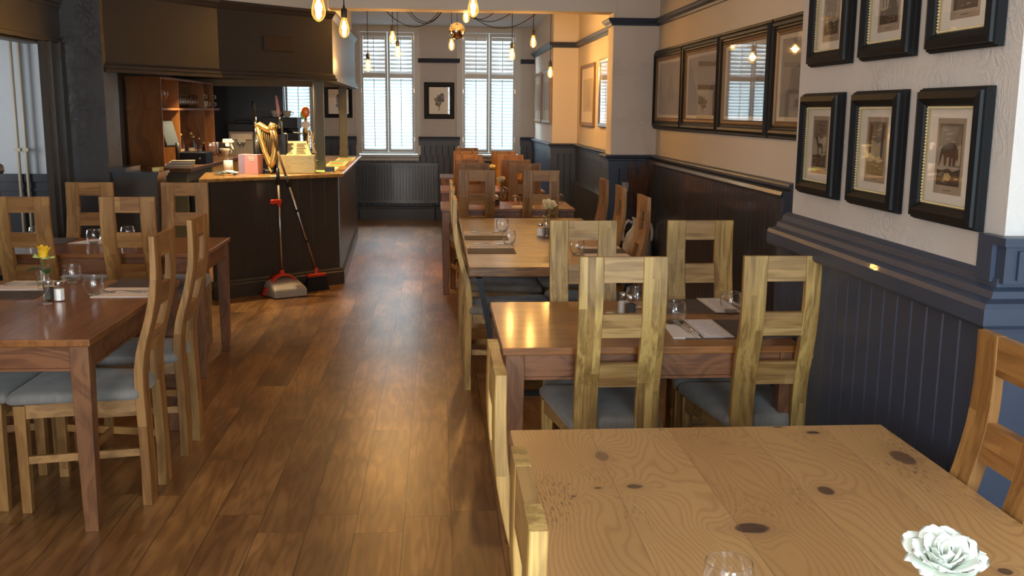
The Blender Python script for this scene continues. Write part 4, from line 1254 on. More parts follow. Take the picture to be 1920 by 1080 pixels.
def small_print(m, pw, ph, kind, seed):
    rn = random.Random(seed)
    m.mat(M['paper_old']); m.box(-pw / 2, pw / 2, -0.0125, -0.012, -ph / 2, ph / 2)
    w, h = pw * .80, ph * .80; z0 = ph * .02; d = 0.0128
    sq = [(-.5, -.5), (.5, -.5), (.5, .5), (-.5, .5)]
    poly(m, 'print_dark', sq, d - .0002, w * 1.03, h * 1.015, 0, z0)
    poly(m, 'print_mid', sq, d, w, h, 0, z0)
    poly(m, 'print_light', [(-.5, -.20), (.5, -.16), (.5, .18), (.1, .10), (-.2, .16), (-.5, .12)], d + .0003, w, h, 0, z0)
    for k in range(5):
        x = rn.uniform(-.4, .2); z = rn.uniform(.2, .45)
        poly(m, 'print_light' if kind != 'camel' else 'print_dark', [(x, z), (x + .14, z - .012), (x + .34, z + .004), (x + .16, z + .010)], d + .0005, w, h, 0, z0)
    poly(m, 'print_dark', [(-.5, -.5), (.5, -.5), (.5, -.22), (.2, -.27), (0, -.22), (-.3, -.26), (-.5, -.24)], d + .0006, w, h, 0, z0)
    poly(m, 'print_light', [(-.5, -.24), (-.3, -.26), (0, -.22), (.2, -.27), (.5, -.22), (.5, -.20), (0, -.185), (-.5, -.205)], d + .0008, w, h, 0, z0)
    for k in range(6):
        x = rn.uniform(-.45, .3); z = rn.uniform(-.47, -.3)
        poly(m, rn.choice(['print_mid', 'print_mid', 'print_light']), [(x, z), (x + .06, z - .008), (x + .20, z + .004), (x + .17, z + .014), (x + .05, z + .018)], d + .0009, w, h, 0, z0)
    if kind == 'elephant':
        poly(m, 'print_dark', [(a * 1.0, b * .78) for a, b in ELEPHANT], d + .0012, w, h * .66, 0, z0 + h * .015)
        poly(m, 'print_tan', [(-.18, -.42), (.08, -.43), (.16, -.36), (.04, -.29), (-.14, -.31)], d + .0014, w, h, 0, z0)
    elif kind == 'pale_elephant':
        poly(m, 'print_mid', [(a, b * .78) for a, b in ELEPHANT], d + .0012, w, h * .66, 0, z0 + h * .015)
    elif kind == 'deer':
        poly(m, 'print_tan', [(a * .8, b * .8) for a, b in DEER], d + .0012, w, h * .55, .0, z0 - h * .02)
        for x in (-.42, .3): poly(m, 'print_dark', [(x, -.2), (x + .12, -.2), (x + .16, .45), (x + .02, .48)], d + .001, w, h, 0, z0)
    elif kind == 'seated':
        poly(m, 'print_dark', SEATED, d + .0012, w, h * .62, w * .12, z0 - h * .06)
        poly(m, 'print_dark', [(-.40, -.3), (-.36, -.3), (-.35, .35), (-.2, .35), (-.2, -.28), (-.16, -.28), (-.14, .45), (-.4, .46)], d + .0012, w * .9, h * .7, 0, z0)
    else:
        poly(m, 'print_dark', [(a * .9, b) for a, b in DEER], d + .0012, w, h * .5, 0, z0 - h * .05)
    m.mat(M['print_dark']); m.box(-pw * .14, pw * .14, -0.0129, -0.0125, -ph * .455, -ph * .447)


def beads(w, h, inset, d, r, step):
    m = MB()
    def run(a, b):
        a, b = Vector(a), Vector(b); n = int((b - a).length / step)
        for i in range(n):
            c = a + (b - a) * ((i + .5) / n)
            m.loft([[(c.x + r * .2 * sx, -d - r, c.z + r * .2 * sz) for sx, sz in ((-1, -1), (1, -1), (1, 1), (-1, 1))], [(c.x + r * sx, -d + 0.001, c.z + r * sz) for sx, sz in ((-1, -1), (1, -1), (1, 1), (-1, 1))]], True)
    X, Z = w / 2 - inset, h / 2 - inset
    run((-X, 0, -Z), (X, 0, -Z)); run((-X, 0, Z), (X, 0, Z)); run((-X, 0, -Z), (-X, 0, Z)); run((X, 0, -Z), (X, 0, Z))
    return m


def engraving(label, y, z, kind, seed):
    w, h = 0.362, 0.372
    t = thing('framed_engraving', label, 'picture', (1.397, y, z), PI / 2 * -1, 'small black framed animal engravings on the white chimney wall')
    W, H = 0.362, 0.370
    m = ring_sweep(MB(), W, H, [(0, 0), (0, .012), (.004, .016), (.004, .022), (.010, .026), (.012, .034), (.030, .040), (.046, .028), (.050, .022), (.050, 0)])
    m.build('frame', M['black'], t)
    b = beads(W, H, 0.054, 0.020, 0.0032, 0.0085); ring_sweep(b, W, H, [(.050, 0), (.050, .019), (.055, .017), (.055, 0)])
    b.build('beaded_slip', M['gilt'], t)
    MB().box(-W / 2 + .056, W / 2 - .056, -0.012, -0.003, -H / 2 + .056, H / 2 - .056).build('mount_board', M['mat'], t)
    m = MB(); small_print(m, 0.150, 0.205, kind, seed); m.build('print', None, t)
    MB().box(-W / 2 + .054, W / 2 - .054, -0.0175, -0.0165, -H / 2 + .054, H / 2 - .054).build('glass_pane', M['pane'], t)
    return t


zl, zu = 1.488, 1.953
engraving('small black framed engraving, lower row, farthest left beside the wall edge', 3.563, zl, 'camel', 1)
engraving('small black framed engraving of a pale long-necked animal, middle of the lower row', 3.093, zl, 'deer', 2)
engraving('small black framed engraving of a dark elephant, lower row, right', 2.632, zl, 'elephant', 3)
engraving('small black framed engraving of a pale standing beast, upper row, farthest left', 3.526, zu, 'pale_elephant', 4)
engraving('small black framed engraving of seated animals, middle of the upper row', 3.068, zu, 'seated', 5)
engraving('small black framed engraving, upper row, right, with the bulb reflected in it', 2.615, zu, 'camel', 6)


def landscape(label, x, y, z, W, H, kind, grp):
    t = thing('framed_print', label, 'picture', (x, y, z), -PI / 2, grp)
    m = ring_sweep(MB(), W, H, [(0, 0), (0, .020), (.006, .028), (.016, .028), (.020, .036), (.034, .044), (.050, .040), (.056, .032), (.066, .032), (.072, .024), (.072, 0)])
    m.build('frame', M['black'], t)
    m = ring_sweep(MB(), W, H, [(.072, 0), (.072, .026), (.080, .030), (.092, .022), (.100, .024), (.104, .018), (.104, 0)]); m.build('inner_moulding', M['bronze'], t)
    m = ring_sweep(MB(), W, H, [(.104, 0), (.104, .017), (.128, .010), (.128, 0)]); m.build('cream_slip', M['cream_slip'], t)
    m = MB(); m.mat(M['paint_sky']); m.box(-W / 2 + .126, W / 2 - .126, -0.006, -0.002, -H / 2 + .126, H / 2 - .126)
    w, h = W - .252, H - .252
    poly(m, 'paint_far', [(-.5, -.5), (.5, -.5), (.5, -.12), (.3, -.08), (.1, -.16), (-.2, -.12), (-.5, -.2)], .0062, w, h)
    if kind == 0:
        poly(m, 'paint_grey', [(-.12, -.25), (.22, -.25), (.20, -.05), (.14, .05), (.10, .18), (.06, .22), (.05, .34), (.04, .22), (0, .17), (-.04, .05), (-.10, -.04)], .0066, w, h)
        poly(m, 'paint_grey', [(-.5, -.5), (-.2, -.5), (-.3, -.1), (-.42, .25), (-.5, .3)], .0068, w, h)
    elif kind == 1:
        poly(m, 'paint_grey', [(-.5, -.5), (-.12, -.5), (-.16, -.1), (-.3, .1), (-.34, .3), (-.5, .36)], .0066, w, h)
        poly(m, 'paint_grey', [(.2, -.5), (.5, -.5), (.5, .0), (.36, .05), (.25, -.1)], .0066, w, h)
    elif kind == 2:
        poly(m, 'paint_grey', [(.0, -.5), (.5, -.5), (.5, .32), (.42, .2), (.30, .15), (.26, -.05), (.12, -.15)], .0066, w, h)
    else:
        poly(m, 'paint_grey', [(-.36, -.4), (.4, -.44), (.36, 0), (.24, .14), (.10, .26), (-.04, .30), (-.14, .16), (-.30, .1), (-.34, -.1)], .0066, w, h)
    m.build('print', None, t)
    MB().box(-W / 2 + .102, W / 2 - .102, -0.0205, -0.0195, -H / 2 + .102, H / 2 - .102).build('glass_pane', M['pane'], t)
    return t


gl = 'large black framed landscape prints on the recessed right wall'
for i, (y, lab) in enumerate(((8.69, 'large black framed print of a domed tower, first from the pillar'), (7.62, 'large black framed print, second from the pillar'),
                              (6.53, 'large black framed print, third from the pillar'), (5.42, 'large black framed print with dark trees, nearest us, cut off by the chimney wall'))):
    landscape(lab, XR - 0.003, y, 1.80, 1.085, 0.70, i, gl)


def simple_frame(label, loc, rz, W, H, fm, fw, art, grp=None, dep=0.025, mat_w=0.05):
    t = thing('framed_picture', label, 'picture', loc, rz, grp)
    ring_sweep(MB(), W, H, [(0, 0), (0, dep * .8), (fw * .2, dep), (fw * .7, dep * .8), (fw, dep * .5), (fw, 0)]).build('frame', M[fm], t)
    MB().box(-W / 2 + fw, W / 2 - fw, -0.006, -0.002, -H / 2 + fw, H / 2 - fw).build('mount_board', M['mat'], t)
    m = MB(); w, h = W - 2 * fw - 2 * mat_w, H - 2 * fw - 2 * mat_w
    sq = [(-.5, -.5), (.5, -.5), (.5, .5), (-.5, .5)]
    poly(m, 'print_light' if art != 'flower' else 'mat', sq, .0064, w, h)
    rn = random.Random(len(label))
    if art == 'flower':
        for k in range(14):
            a = rn.uniform(0, 6.28); r = rn.uniform(0, .27); cx, cz = r * math.cos(a), .04 + r * math.sin(a); q = rn.uniform(.06, .12)
            poly(m, rn.choice(['print_mid', 'print_dark', 'ink', 'paint_grey']), [(cx + q * math.cos(u * PI / 4) * (1 + .25 * (u % 2)), cz + q * math.sin(u * PI / 4)) for u in range(8)], .0067 + k * .0001, w, h)
        poly(m, 'print_mid', [(-.05, -.45), (.0, -.45), (.04, -.1), (-.02, -.1)], .0067, w, h)
    else:
        poly(m, 'paint_grey', [(-.15, -.4), (.3, -.4), (.28, 0), (.15, .3), (0, .38), (-.1, .1)], .0068, w, h)
    m.build('print', None, t)
    MB().box(-W / 2 + fw * .8, W / 2 - fw * .8, -0.0135, -0.0125, -H / 2 + fw * .8, H / 2 - fw * .8).build('glass_pane', M['pane'], t)
    return t


simple_frame('dark framed flower print hanging between the two far windows', (0.037, YF - 0.003, 1.742), 0, 0.44, 0.525, 'black', 0.07, 'flower', 'dark framed flower prints on the far wall', mat_w=0.03)
simple_frame('dark framed flower print behind the bar posts', (-1.425, YF - 0.003, 1.715), 0, 0.40, 0.46, 'black', 0.055, 'flower', 'dark framed flower prints on the far wall', mat_w=0.03)
simple_frame('gold framed picture on the wall beyond the white pillar', (1.737, 11.60, 1.785), -PI / 2, 1.03, 0.70, 'bronze', 0.045, 'scene', 'narrow framed pictures on the right wall beyond the pillar', mat_w=0.12)
simple_frame('silver framed picture half hidden by the white pillar', (1.737, 10.20, 1.79), -PI / 2, 1.05, 0.70, 'steel', 0.045, 'scene', 'narrow framed pictures on the right wall beyond the pillar', mat_w=0.12)
simple_frame('gold framed picture on the far pillar, nearer of the two', (1.427, 13.10, 1.79), -PI / 2, 0.98, 0.68, 'bronze', 0.04, 'scene', 'narrow framed pictures on the far pillar', mat_w=0.12)
simple_frame('gold framed picture on the far pillar, next to the window wall', (1.427, 14.20, 1.79), -PI / 2, 0.98, 0.68, 'bronze', 0.04, 'scene', 'narrow framed pictures on the far pillar', mat_w=0.12)


# ---------------------------------------------------------------- radiators, outlet, jug with twigs
def radiator(label, loc, rz, w, h, d=0.06):
    t = thing('radiator', label, 'radiator', loc, rz, 'panel radiators')
    m = MB(); n = int(w / 0.045); pts = []
    for i in range(n):
        x = -w / 2 + i * w / n; s = w / n
        pts += [(x, -d), (x + s * .3, -d), (x + s * .38, -d + .010), (x + s * .62, -d + .010), (x + s * .7, -d)]
    pts += [(w / 2, -d), (w / 2, -d + .02), (-w / 2, -d + .02)]
    m.prism(pts, 0.04, h - 0.03)
    m.box(-w / 2, w / 2, -d, -d + .02, 0, .04).box(-w / 2, w / 2, -d, -d + .02, h - .03, h - .004)
    m.build('panel', M['slate_gloss'], t)
    MB().box(-w / 2, w / 2, -d - .002, 0.0, h - .006, h + .004).box(-w / 2, -w / 2 + .004, -d, 0, 0.01, h).box(w / 2 - .004, w / 2, -d, 0, 0.01, h).build('grille', M['slate_gloss'], t)
    for x in (-w / 2 + 0.05, w / 2 - 0.05): MB().tube([(x, -d + .03, 0.03), (x, -d + .03, -loc[2] + 0.002)], 0.010, 8).build('pipe', M['slate_gloss'], t)
    return t


radiator('long dark ribbed radiator under the left far window', (-0.59, YF - 0.02, 0.245), 0, 1.22, 0.585)
radiator('dark panel radiator on the right wall beyond the white pillar', (1.722, 11.2, 0.20), -PI / 2, 2.1, 0.55)
t = thing('wall_socket', 'white socket plate low on the dark pillar beside the twigs', 'socket', (1.742, 9.203, 0.915))
MB().cbox(-0.03, 0.03, -0.010, 0.0, -0.043, 0.043, 0.002).build('plate', M['white'], t)
MB().box(-0.010, 0.010, -0.014, -0.010, -0.012, 0.012).build('rocker', M['paper'], t)
o = MB().cbox(1.928, 1.9345, 6.0, 6.0, 0, 0) if False else None
t = thing('floor_jug', 'tall white two-handled ceramic jug standing by the dark pillar', 'jug', (1.785, 8.78, 0))
pr = [(0.001, 0), (0.075, 0), (0.085, 0.02), (0.115, 0.18), (0.135, 0.34), (0.128, 0.44), (0.095, 0.53), (0.055, 0.58), (0.042, 0.62), (0.046, 0.66), (0.055, 0.675), (0.049, 0.675), (0.036, 0.64), (0.034, 0.60), (0.001, 0.57)]
MB().lathe(pr, 28).build('body', M['ceramic'], t)
for s in (-1, 1):
    MB().tube([(s * 0.045, 0, 0.625), (s * 0.085, 0, 0.645), (s * 0.120, 0, 0.610), (s * 0.135, 0, 0.55), (s * 0.132, 0, 0.48), (s * 0.115, 0, 0.455)], 0.014, 10).build('handle', M['ceramic'], t)
t = thing('twig_bundle', 'bundle of dark red twigs standing in the white floor jug', 'twigs', (1.785, 8.78, 0))
rn = random.Random(4); m = MB()
for i in range(90):
    a = rn.uniform(0, 2 * PI); r = rn.uniform(0.0, 0.026); sp = rn.uniform(0.02, 0.155); top = rn.uniform(0.95, 1.20)
    x0, y0 = r * math.cos(a), r * math.sin(a); a2 = a + rn.uniform(-.5, .5); x1, y1 = sp * math.cos(a2), sp * math.sin(a2) * .8
    m.tube([(x0, y0, 0.60), (x0 + (x1 - x0) * .35, y0 + (y1 - y0) * .35, 0.60 + (top - .6) * .5), (x1, y1, top)], [0.0032, 0.0026, 0.0012], 4)
tag(m.build('twig', M['twig'], t), kind='stuff')

# ---------------------------------------------------------------- pendants
BULB = [(0.0005, -0.072), (0.010, -0.069), (0.022, -0.058), (0.030, -0.042), (0.032, -0.028), (0.030, -0.010), (0.024, 0.014), (0.017, 0.038), (0.0135, 0.052)]


def make_pendant_parts(t):
    MB().lathe(BULB, 24).build('bulb', M['amber'], t)
    m = MB()
    for k in range(6):
        a = k * PI / 3; m.tube([(0.0045 * math.cos(a), 0.0045 * math.sin(a), 0.03), (0.010 * math.cos(a), 0.010 * math.sin(a), -0.045)], 0.0024, 6)
    m.build('filament', M['filament'], t)
    MB().lathe([(0.0142, 0.046), (0.0175, 0.050), (0.0185, 0.056), (0.0185, 0.098), (0.014, 0.104), (0.008, 0.107), (0.0055, 0.125), (0.002, 0.127)], 18, capb=True).build('lamp_holder', M['blackm'], t)


pend0 = None
HUB = Vector((0.155, 10.30, CZ - 0.03))


def pendant(label, x, y, z, power, hub=True):
    global pend0
    t = thing('pendant_bulb', label, 'lamp', (x, y, z), 0, 'bare filament bulbs on black cords')
    if pend0 is None: make_pendant_parts(t); pend0 = t; src = [q for q in t.children]
    else:
        for q in [c for c in pend0.children if c.name.split('.')[0] in ('bulb', 'filament', 'lamp_holder')]:
            c = q.copy(); COL.objects.link(c); c.parent = t
    MB().tube([(0, 0, 0.12), (0, 0, CZ - z - 0.001)], 0.0034, 6).build('cord', M['cord'], t)
    d = bpy.data.lights.new('bulb_light', 'POINT'); d.energy = power; d.color = (1.0, 0.58, 0.24); d.shadow_soft_size = 0.022
    l = bpy.data.objects.new('bulb_light', d); COL.objects.link(l); l.parent = t; l.location = (0, 0, -0.01)
    return t


PB = 7.0; PN = 4.0
pendant('filament bulb nearest us, upper left, its top cut by the picture edge', -0.529, 4.70, 2.062, PN)
pendant('filament bulb hanging in front of the canopy corner on a short cord', -0.566, 6.40, 2.108, PN)
pendant('filament bulb at the top middle of the picture, in front of the beam', 0.217, 6.10, 2.215, PN)
pendant('lowest filament bulb left of the far window, over the bar corner', -0.684, 10.30, 2.047, PB)
pendant('filament bulb in front of the left far window, upper of the two there', -0.436, 10.30, 2.325, PB)
pendant('filament bulb in front of the left far window, lower of the two there', -0.401, 10.70, 2.205, PB)
pendant('filament bulb just above the mirror ball', 0.277, 9.62, 2.478, PB)
pendant('filament bulb hanging just behind the mirror ball', 0.157, 10.75, 2.290, PB)
pendant('filament bulb in front of the right far window', 0.759, 10.30, 2.173, PB)
pendant('filament bulb right of the far windows, beside the far pillar, high', 0.973, 10.30, 2.301, PB)
pendant('lowest filament bulb on the right, in front of the far pillar face', 1.250, 11.20, 2.035, PB)

pendant('added unseen filament bulb warming the near left table', -1.75, 3.40, 2.25, 3.0)  # added out of view to warm the light on the left tables
pendant('filament bulb above the pale knotty table, outside the picture', 0.75, 1.90, 2.30, 1.2)

# black cords swagged from ceiling hooks to a central rose
t = thing('cord_swag', 'black cords looping under the ceiling to a central rose above the mirror ball', 'cable', tuple(HUB))
MB().lathe([(0.001, 0.0), (0.05, 0.0), (0.055, 0.012), (0.05, 0.029), (0.001, 0.029)], 20).build('ceiling_rose', M['blackm'], t)
for (hx, hy, low) in ((-0.684, 10.30, 2.44), (-0.436, 10.30, 2.47), (-0.401, 10.70, 2.50), (0.759, 10.30, 2.52), (0.973, 10.30, 2.50), (1.250, 11.20, 2.47)):
    b = Vector((hx, hy, CZ - 0.004)) - HUB
    pts = []
    sag = CZ - low
    for i in range(17):
        u = i / 16; p = b * u; p.z += -4 * sag * u * (1 - u) * (1 - 0.35 * (u - 0.5)); pts.append(tuple(p))
    MB().tube(pts, 0.0040, 6).build('cord', M['cord'], t)

t = thing('mirror_ball', 'small mirror ball hanging from the ceiling between the far windows', 'mirror ball', (0.206, 10.30, 2.385))
m = MB()
rg, sg = 16, 28
for i in range(rg):
    a0, a1 = PI * i / rg, PI * (i + 1) / rg
    for j in range(sg):
        b0, b1 = 2 * PI * j / sg, 2 * PI * (j + 1) / sg
        q = []
        for a, b in ((a0, b0), (a0, b1), (a1, b1), (a1, b0)): q.append(Vector((math.sin(a) * math.cos(b), math.sin(a) * math.sin(b), math.cos(a))) * 0.083)
        c = (q[0] + q[1] + q[2] + q[3]) / 4
        q = [tuple(c + (p - c) * 0.93) for p in q]
        m.add(q, [(0, 1, 2, 3)])
m.build('mirror_tiles', M['mirror'], t)
MB().sphere((0, 0, 0), 0.0805, 28, 16).build('core', M['blackm'], t)
MB().tube([(0, 0, 0.08), (0, 0, CZ - 2.386)], 0.003, 6).build('cord', M['blackm'], t)

# ---------------------------------------------------------------- broom and dustpan leaning on the bar
t = thing('dustpan', 'long-handled grey and red lobby dustpan standing against the bar', 'dustpan', (-1.335, 8.70, 0), R(32))
m = MB()
m.loft([[(-.15, -.15, 0.004), (.15, -.15, 0.004), (.165, .10, 0.004), (-.165, .10, 0.004)], [(-.15, -.145, 0.075), (.15, -.145, 0.075), (.15, .07, 0.125), (-.15, .07, 0.125)], [(-.12, -.10, 0.100), (.12, -.10, 0.100), (.12, .05, 0.145), (-.12, .05, 0.145)]], True)
m.build('pan', M['greige'], t, bevel=0.012)
m = MB(); r = []
for i in range(11):
    u = i / 10 * 2 - 1; x = u * 0.185; z = 0.185 - 0.165 * abs(u) ** 2.2
    r.append([(x, -0.015, z - .012), (x, 0.10, z - .012), (x, 0.10, z + .006), (x, -0.015, z + .006)])
m.loft(r, True, True); m.lathe([(0.022, 0.17), (0.020, 0.215), (0.012, 0.22)], 12, c=(0, 0.04, 0)); m.build('hood', M['red'], t)
MB().tube([(0, 0.04, 0.20), (0, 0.055, 0.97)], 0.009, 10).build('pole', M['steel'], t)
MB().tube([(0, 0.055, 0.96), (0, 0.057, 1.10)], 0.015, 10).build('grip', M['blackm'], t)
MB().cbox(-0.075, 0.018, 0.03, 0.07, 0.795, 0.835, 0.006).tube([(0, 0.052, 0.77), (0, 0.052, 0.80)], 0.014, 8).build('clip', M['red'], t)

t = thing('broom', 'black broom with a long steel handle and red socket leaning against the bar', 'broom', (-1.085, 8.93, 0), R(36))
m = MB()
m.loft([[(-.115, -.030, 0.002), (.115, -.030, 0.002), (.115, .030, 0.002), (-.115, .030, 0.002)], [(-.085, -.022, 0.13), (.085, -.022, 0.13), (.085, .022, 0.13), (-.085, .022, 0.13)]], True)
tag(m.build('bristles', M['blackm'], t), kind='stuff')
m = MB(); m.cbox(-0.092, 0.092, -0.026, 0.026, 0.128, 0.158, 0.006); m.lathe([(0.020, 0.155), (0.017, 0.205), (0.01, 0.206)], 12); m.build('socket', M['red'], t)
def bh(u): return (-0.31 * u, 0.0 + 0.165 * u, 0.19 + 1.23 * u)
MB().tube([bh(0), bh(.78)], 0.0095, 10).build('pole', M['steel'], t)
for u in (.2, .42): MB().tube([bh(u), bh(u + .02)], 0.012, 10).build('joint', M['blackm'], t)
MB().tube([bh(.60), bh(.68)], 0.015, 10).build('grip', M['blackm'], t)
MB().tube([bh(.86), bh(1.0)], 0.015, 10).build('grip', M['bronze'], t)
MB().tube([bh(.68), bh(.86)], 0.011, 10).build('pole', M['bronze'], t)

# ---------------------------------------------------------------- things on the bar
CT = 1.0305
t = thing('spray_bottle', 'clear spray bottle with a cream trigger head at the left end of the bar', 'spray bottle', (-1.865, 9.16, CT))
MB().lathe([(0.001, 0), (0.040, 0), (0.043, 0.01), (0.043, 0.12), (0.036, 0.17), (0.018, 0.225), (0.014, 0.25)], 20).build('bottle', M['glass'], t)
MB().lathe([(0.001, 0.004), (0.040, 0.004), (0.040, 0.115), (0.001, 0.115)], 20).build('liquid', M['napkin'], t)
m = MB(); m.lathe([(0.019, 0.24), (0.019, 0.265), (0.012, 0.268)], 14); m.cbox(-0.040, 0.045, -0.014, 0.014, 0.268, 0.305, 0.006); m.cbox(0.045, 0.058, -0.008, 0.008, 0.275, 0.292, 0.002)
m.loft([[(0.02, -.006, .27), (0.035, -.006, .27), (0.035, .006, .27), (0.02, .006, .27)], [(0.045, -.005, .215), (0.055, -.005, .215), (0.055, .005, .215), (0.045, .005, .215)]], True)
m.build('trigger_head', M['cream_slip'], t)
t = thing('cleaning_cloth', 'crumpled blue and white cloth beside the spray bottle on the bar', 'cloth', (-1.835, 8.93, CT))
m = MB(); rn = random.Random(9); G = 9; P = []
for j in range(G):
    for i in range(G):
        x, y = (i / (G - 1) - .5) * .17, (j / (G - 1) - .5) * .12
        P.append((x * (1 + .2 * math.sin(j)), y, 0.004 + 0.035 * abs(math.sin(i * 1.7 + j * .9)) * math.exp(-(x * x + y * y) * 120) + rn.uniform(0, .008)))
vs = P + [(x, y, z - 0.003) for x, y, z in P]; f = []
for j in range(G - 1):
    for i in range(G - 1):
        a = j * G + i; f.append((a, a + 1, a + G + 1, a + G)); b = a + G * G; f.append((b, b + G, b + G + 1, b + 1))
m.add(vs, f, True); m.build('fabric', M['screen'], t)
m = MB(); m.add([(x + .03, y + .01, z + .004) for x, y, z in P] + [(x + .03, y + .01, z) for x, y, z in P], f, True); m.v = [(x * .7, y * .8, z) for x, y, z in m.v]; m.build('hem', M['paper'], t)
t = thing('card_box', 'pink and lilac card box on the bar beside the spray bottle', 'box', (-1.690, 9.12, CT), R(-14))
MB().cbox(-0.055, 0.125, -0.055, 0.055, 0, 0.172, 0.002).build('box_front', M['pink'], t)
MB().box(-0.058, -0.0545, -0.055, 0.055, 0.001, 0.171).box(-0.0545, 0.0, -0.0575, -0.0552, 0.0, 0.172).build('box_side', M['lilac'], t)
m = MB(); m.mat(M['paper'])
for i, (a, b) in enumerate(((.035, .085), (.04, .10), (.05, .09))): m.box(a, b, -0.0565, -0.055, 0.148 - i * .014, 0.154 - i * .014)
m.build('lettering', None, t)

t = thing('harp_tap', 'golden harp-shaped beer tap on the bar', 'beer tap', (-1.52, 9.18, CT), R(-8))
m = MB()
fr = [(-.075, .40), (-.085, .42), (-.06, .435), (-.02, .405), (.02, .385), (.045, .40), (.06, .43), (.075, .42), (.07, .385)]
m.tube([(x, -.01, z) for x, z in fr], [.018, .023, .027, .028, .030, .033, .035, .033, .024], 10)
m.tube([(-.078, -.01, .41), (-.05, -.01, .30), (-.01, -.01, .17), (.02, -.01, .09), (.045, -.01, .055)], [.020, .023, .026, .027, .026], 10)
m.tube([(.07, -.01, .40), (.082, -.01, .30), (.075, -.01, .20), (.05, -.01, .10), (.03, -.01, .05)], [.022, .025, .028, .030, .028], 10)
for k in range(7):
    u = k / 6; m.tube([(-.05 + u * .105, -.01, .40 - u * .01), (-.05 + u * .105 + .004, -.01, .27 - u * .13 + (.03 if u > .7 else 0))], 0.0035, 5)
m.build('harp_body', M['gold'], t)
m = MB(); m.loft([[(-.035, -.03, .45), (.035, -.03, .45), (.035, .03, .45), (-.035, .03, .45)][::1] and [(-.045, .01, .38), (.06, .01, .36), (.06, .05, .36), (-.045, .05, .38)], [(-.01, .01, .03), (.055, .01, .03), (.055, .05, .03), (-.01, .05, .03)]], True)
m.cbox(-.075, .065, -.05, .06, 0, .035, .006); m.build('column', M['blackm'], t)
MB().tube([(.02, -.04, .06), (.045, -.07, .03), (.055, -.075, .012)], .009, 8).build('spout', M['gold'], t)
t = thing('tap_handle', 'tall slim pink and black tap handle rising behind the golden harp', 'beer tap', (-1.405, 9.22, CT))
MB().tube([(0, 0, 0.0), (0, 0, .46)], .022, 12).cbox(-.05, .06, -.04, .05, .0, .36, .01).build('column', M['blackm'], t)
MB().tube([(0, 0, .46), (-.006, 0, .52)], .010, 8).build('stalk', M['chrome'], t)
MB().tube([(-.006, 0, .50), (-.012, 0, .56), (-.022, 0, .64), (-.028, 0, .69)], [.010, .015, .013, .007], 10).build('lever', M['pink'], t)
t = thing('tap_handle', 'slim chrome and black tap column left of the golden harp', 'beer tap', (-1.655, 9.40, CT))
MB().tube([(0, 0, 0), (0, 0, .34)], .026, 12).build('column', M['blackm'], t)
MB().tube([(0, 0, .30), (0, 0, .50)], [.013, .013], 10).lathe([(.02, .34), (.024, .36), (.024, .40), (.02, .42)], 12).build('stalk', M['chrome'], t)
MB().tube([(0, 0, .48), (-.012, 0, .60), (-.016, 0, .64)], [.012, .016, .010], 10).build('lever', M['blackm'], t)
MB().tube([(0.01, -.02, .30), (0.015, -.06, .28), (0.015, -.065, .24)], .008, 8).build('spout', M['chrome'], t)
t = thing('menu_box', 'hammered gold box with a sloping menu leaf on the bar', 'box', (-1.268, 9.24, CT), R(3))
MB().cbox(-.165, .165, -.07, .10, 0, .165, .004).build('box_body', M['gold_hammer'], t)
MB().loft([[(-.155, -.055, .166), (.135, -.055, .166), (.135, -.048, .166), (-.155, -.048, .166)], [(-.150, .055, .285), (.085, .055, .285), (.085, .062, .285), (-.150, .062, .285)]], True).build('menu_leaf', M['yellow_print'], t)
m = MB(); m.mat(M['print_mid'])
for i in range(7):
    u = .12 + i * .115; y = -.057 + .11 * u; z = .166 + .119 * u
    for a, b in ((-.13, -.03), (.0, .085)): m.box(a, b - .01 * (i % 3), y - .002, y + .0, z - .002, z + .004)
m.build('print', None, t)
t = thing('beer_tap', 'beer tap with an orange and green lens badge near the bar post', 'beer tap', (-1.205, 9.45, CT))
MB().tube([(0, 0, 0), (0, 0, .36)], .03, 12).build('column', M['chrome'], t)
MB().sphere((0, 0, .545), .045, 16, 10, (.85, .35, 1.15)).build('lens_badge', M['orange'], t)
MB().sphere((-.03, 0.004, .52), .032, 12, 8, (.6, .35, 1.3)).build('badge_rim', M['green'], t)
MB().tube([(0, 0, .36), (0, 0, .50)], .014, 10).build('stalk', M['gold'], t)
MB().sphere((.0, -.02, .43), .036, 12, 8, (1.2, .5, .9)).build('floral_badge', M['napkin'], t)
MB().tube([(.03, -.02, .38), (.055, -.05, .33), (.06, -.06, .25), (.075, -.065, .20), (.09, -.065, .17)], .012, 10).build('spout', M['cream_slip'], t)
t = thing('beer_tap', 'black tap font with gold fittings beside the front bar post', 'beer tap', (-1.175, 9.84, CT))
MB().cbox(-.03, .06, -.04, .05, 0, .26, .008).build('column', M['blackm'], t)
m = MB()
for x, z, r in ((.02, .33, .03), (.05, .29, .022), (-.02, .30, .02), (.03, .24, .024)): m.sphere((x, -.03, z), r, 12, 8, (1, .6, 1))
m.build('fittings', M['gold'], t)
MB().tube([(0, -.03, .26), (-.01, -.07, .22), (-.01, -.075, .16)], .009, 8).build('spout', M['chrome'], t)
t = thing('figure_tap', 'slim dark figure-shaped tap standing behind the menu box', 'beer tap', (-1.235, 9.62, CT))
MB().lathe([(.03, 0), (.028, .05), (.016, .12), (.018, .26), (.026, .33), (.024, .38), (.010, .41)], 14, capb=True).sphere((0, 0, .432), .022, 12, 8).tube([(0, 0, .37), (-.04, 0, .345), (-.10, 0, .352), (-.12, 0, .356)], .008, 8).build('column', M['blackm'], t)
tag(MB().box(-.045, .045, -.004, .004, 0, .052).box(-.045, .045, -.004, .03, 0, .004).build('counter_sign', M['blackm'], None, (-0.985, 9.33, CT), R(8)), 'small black sign standing at the corner of the bar', 'sign')
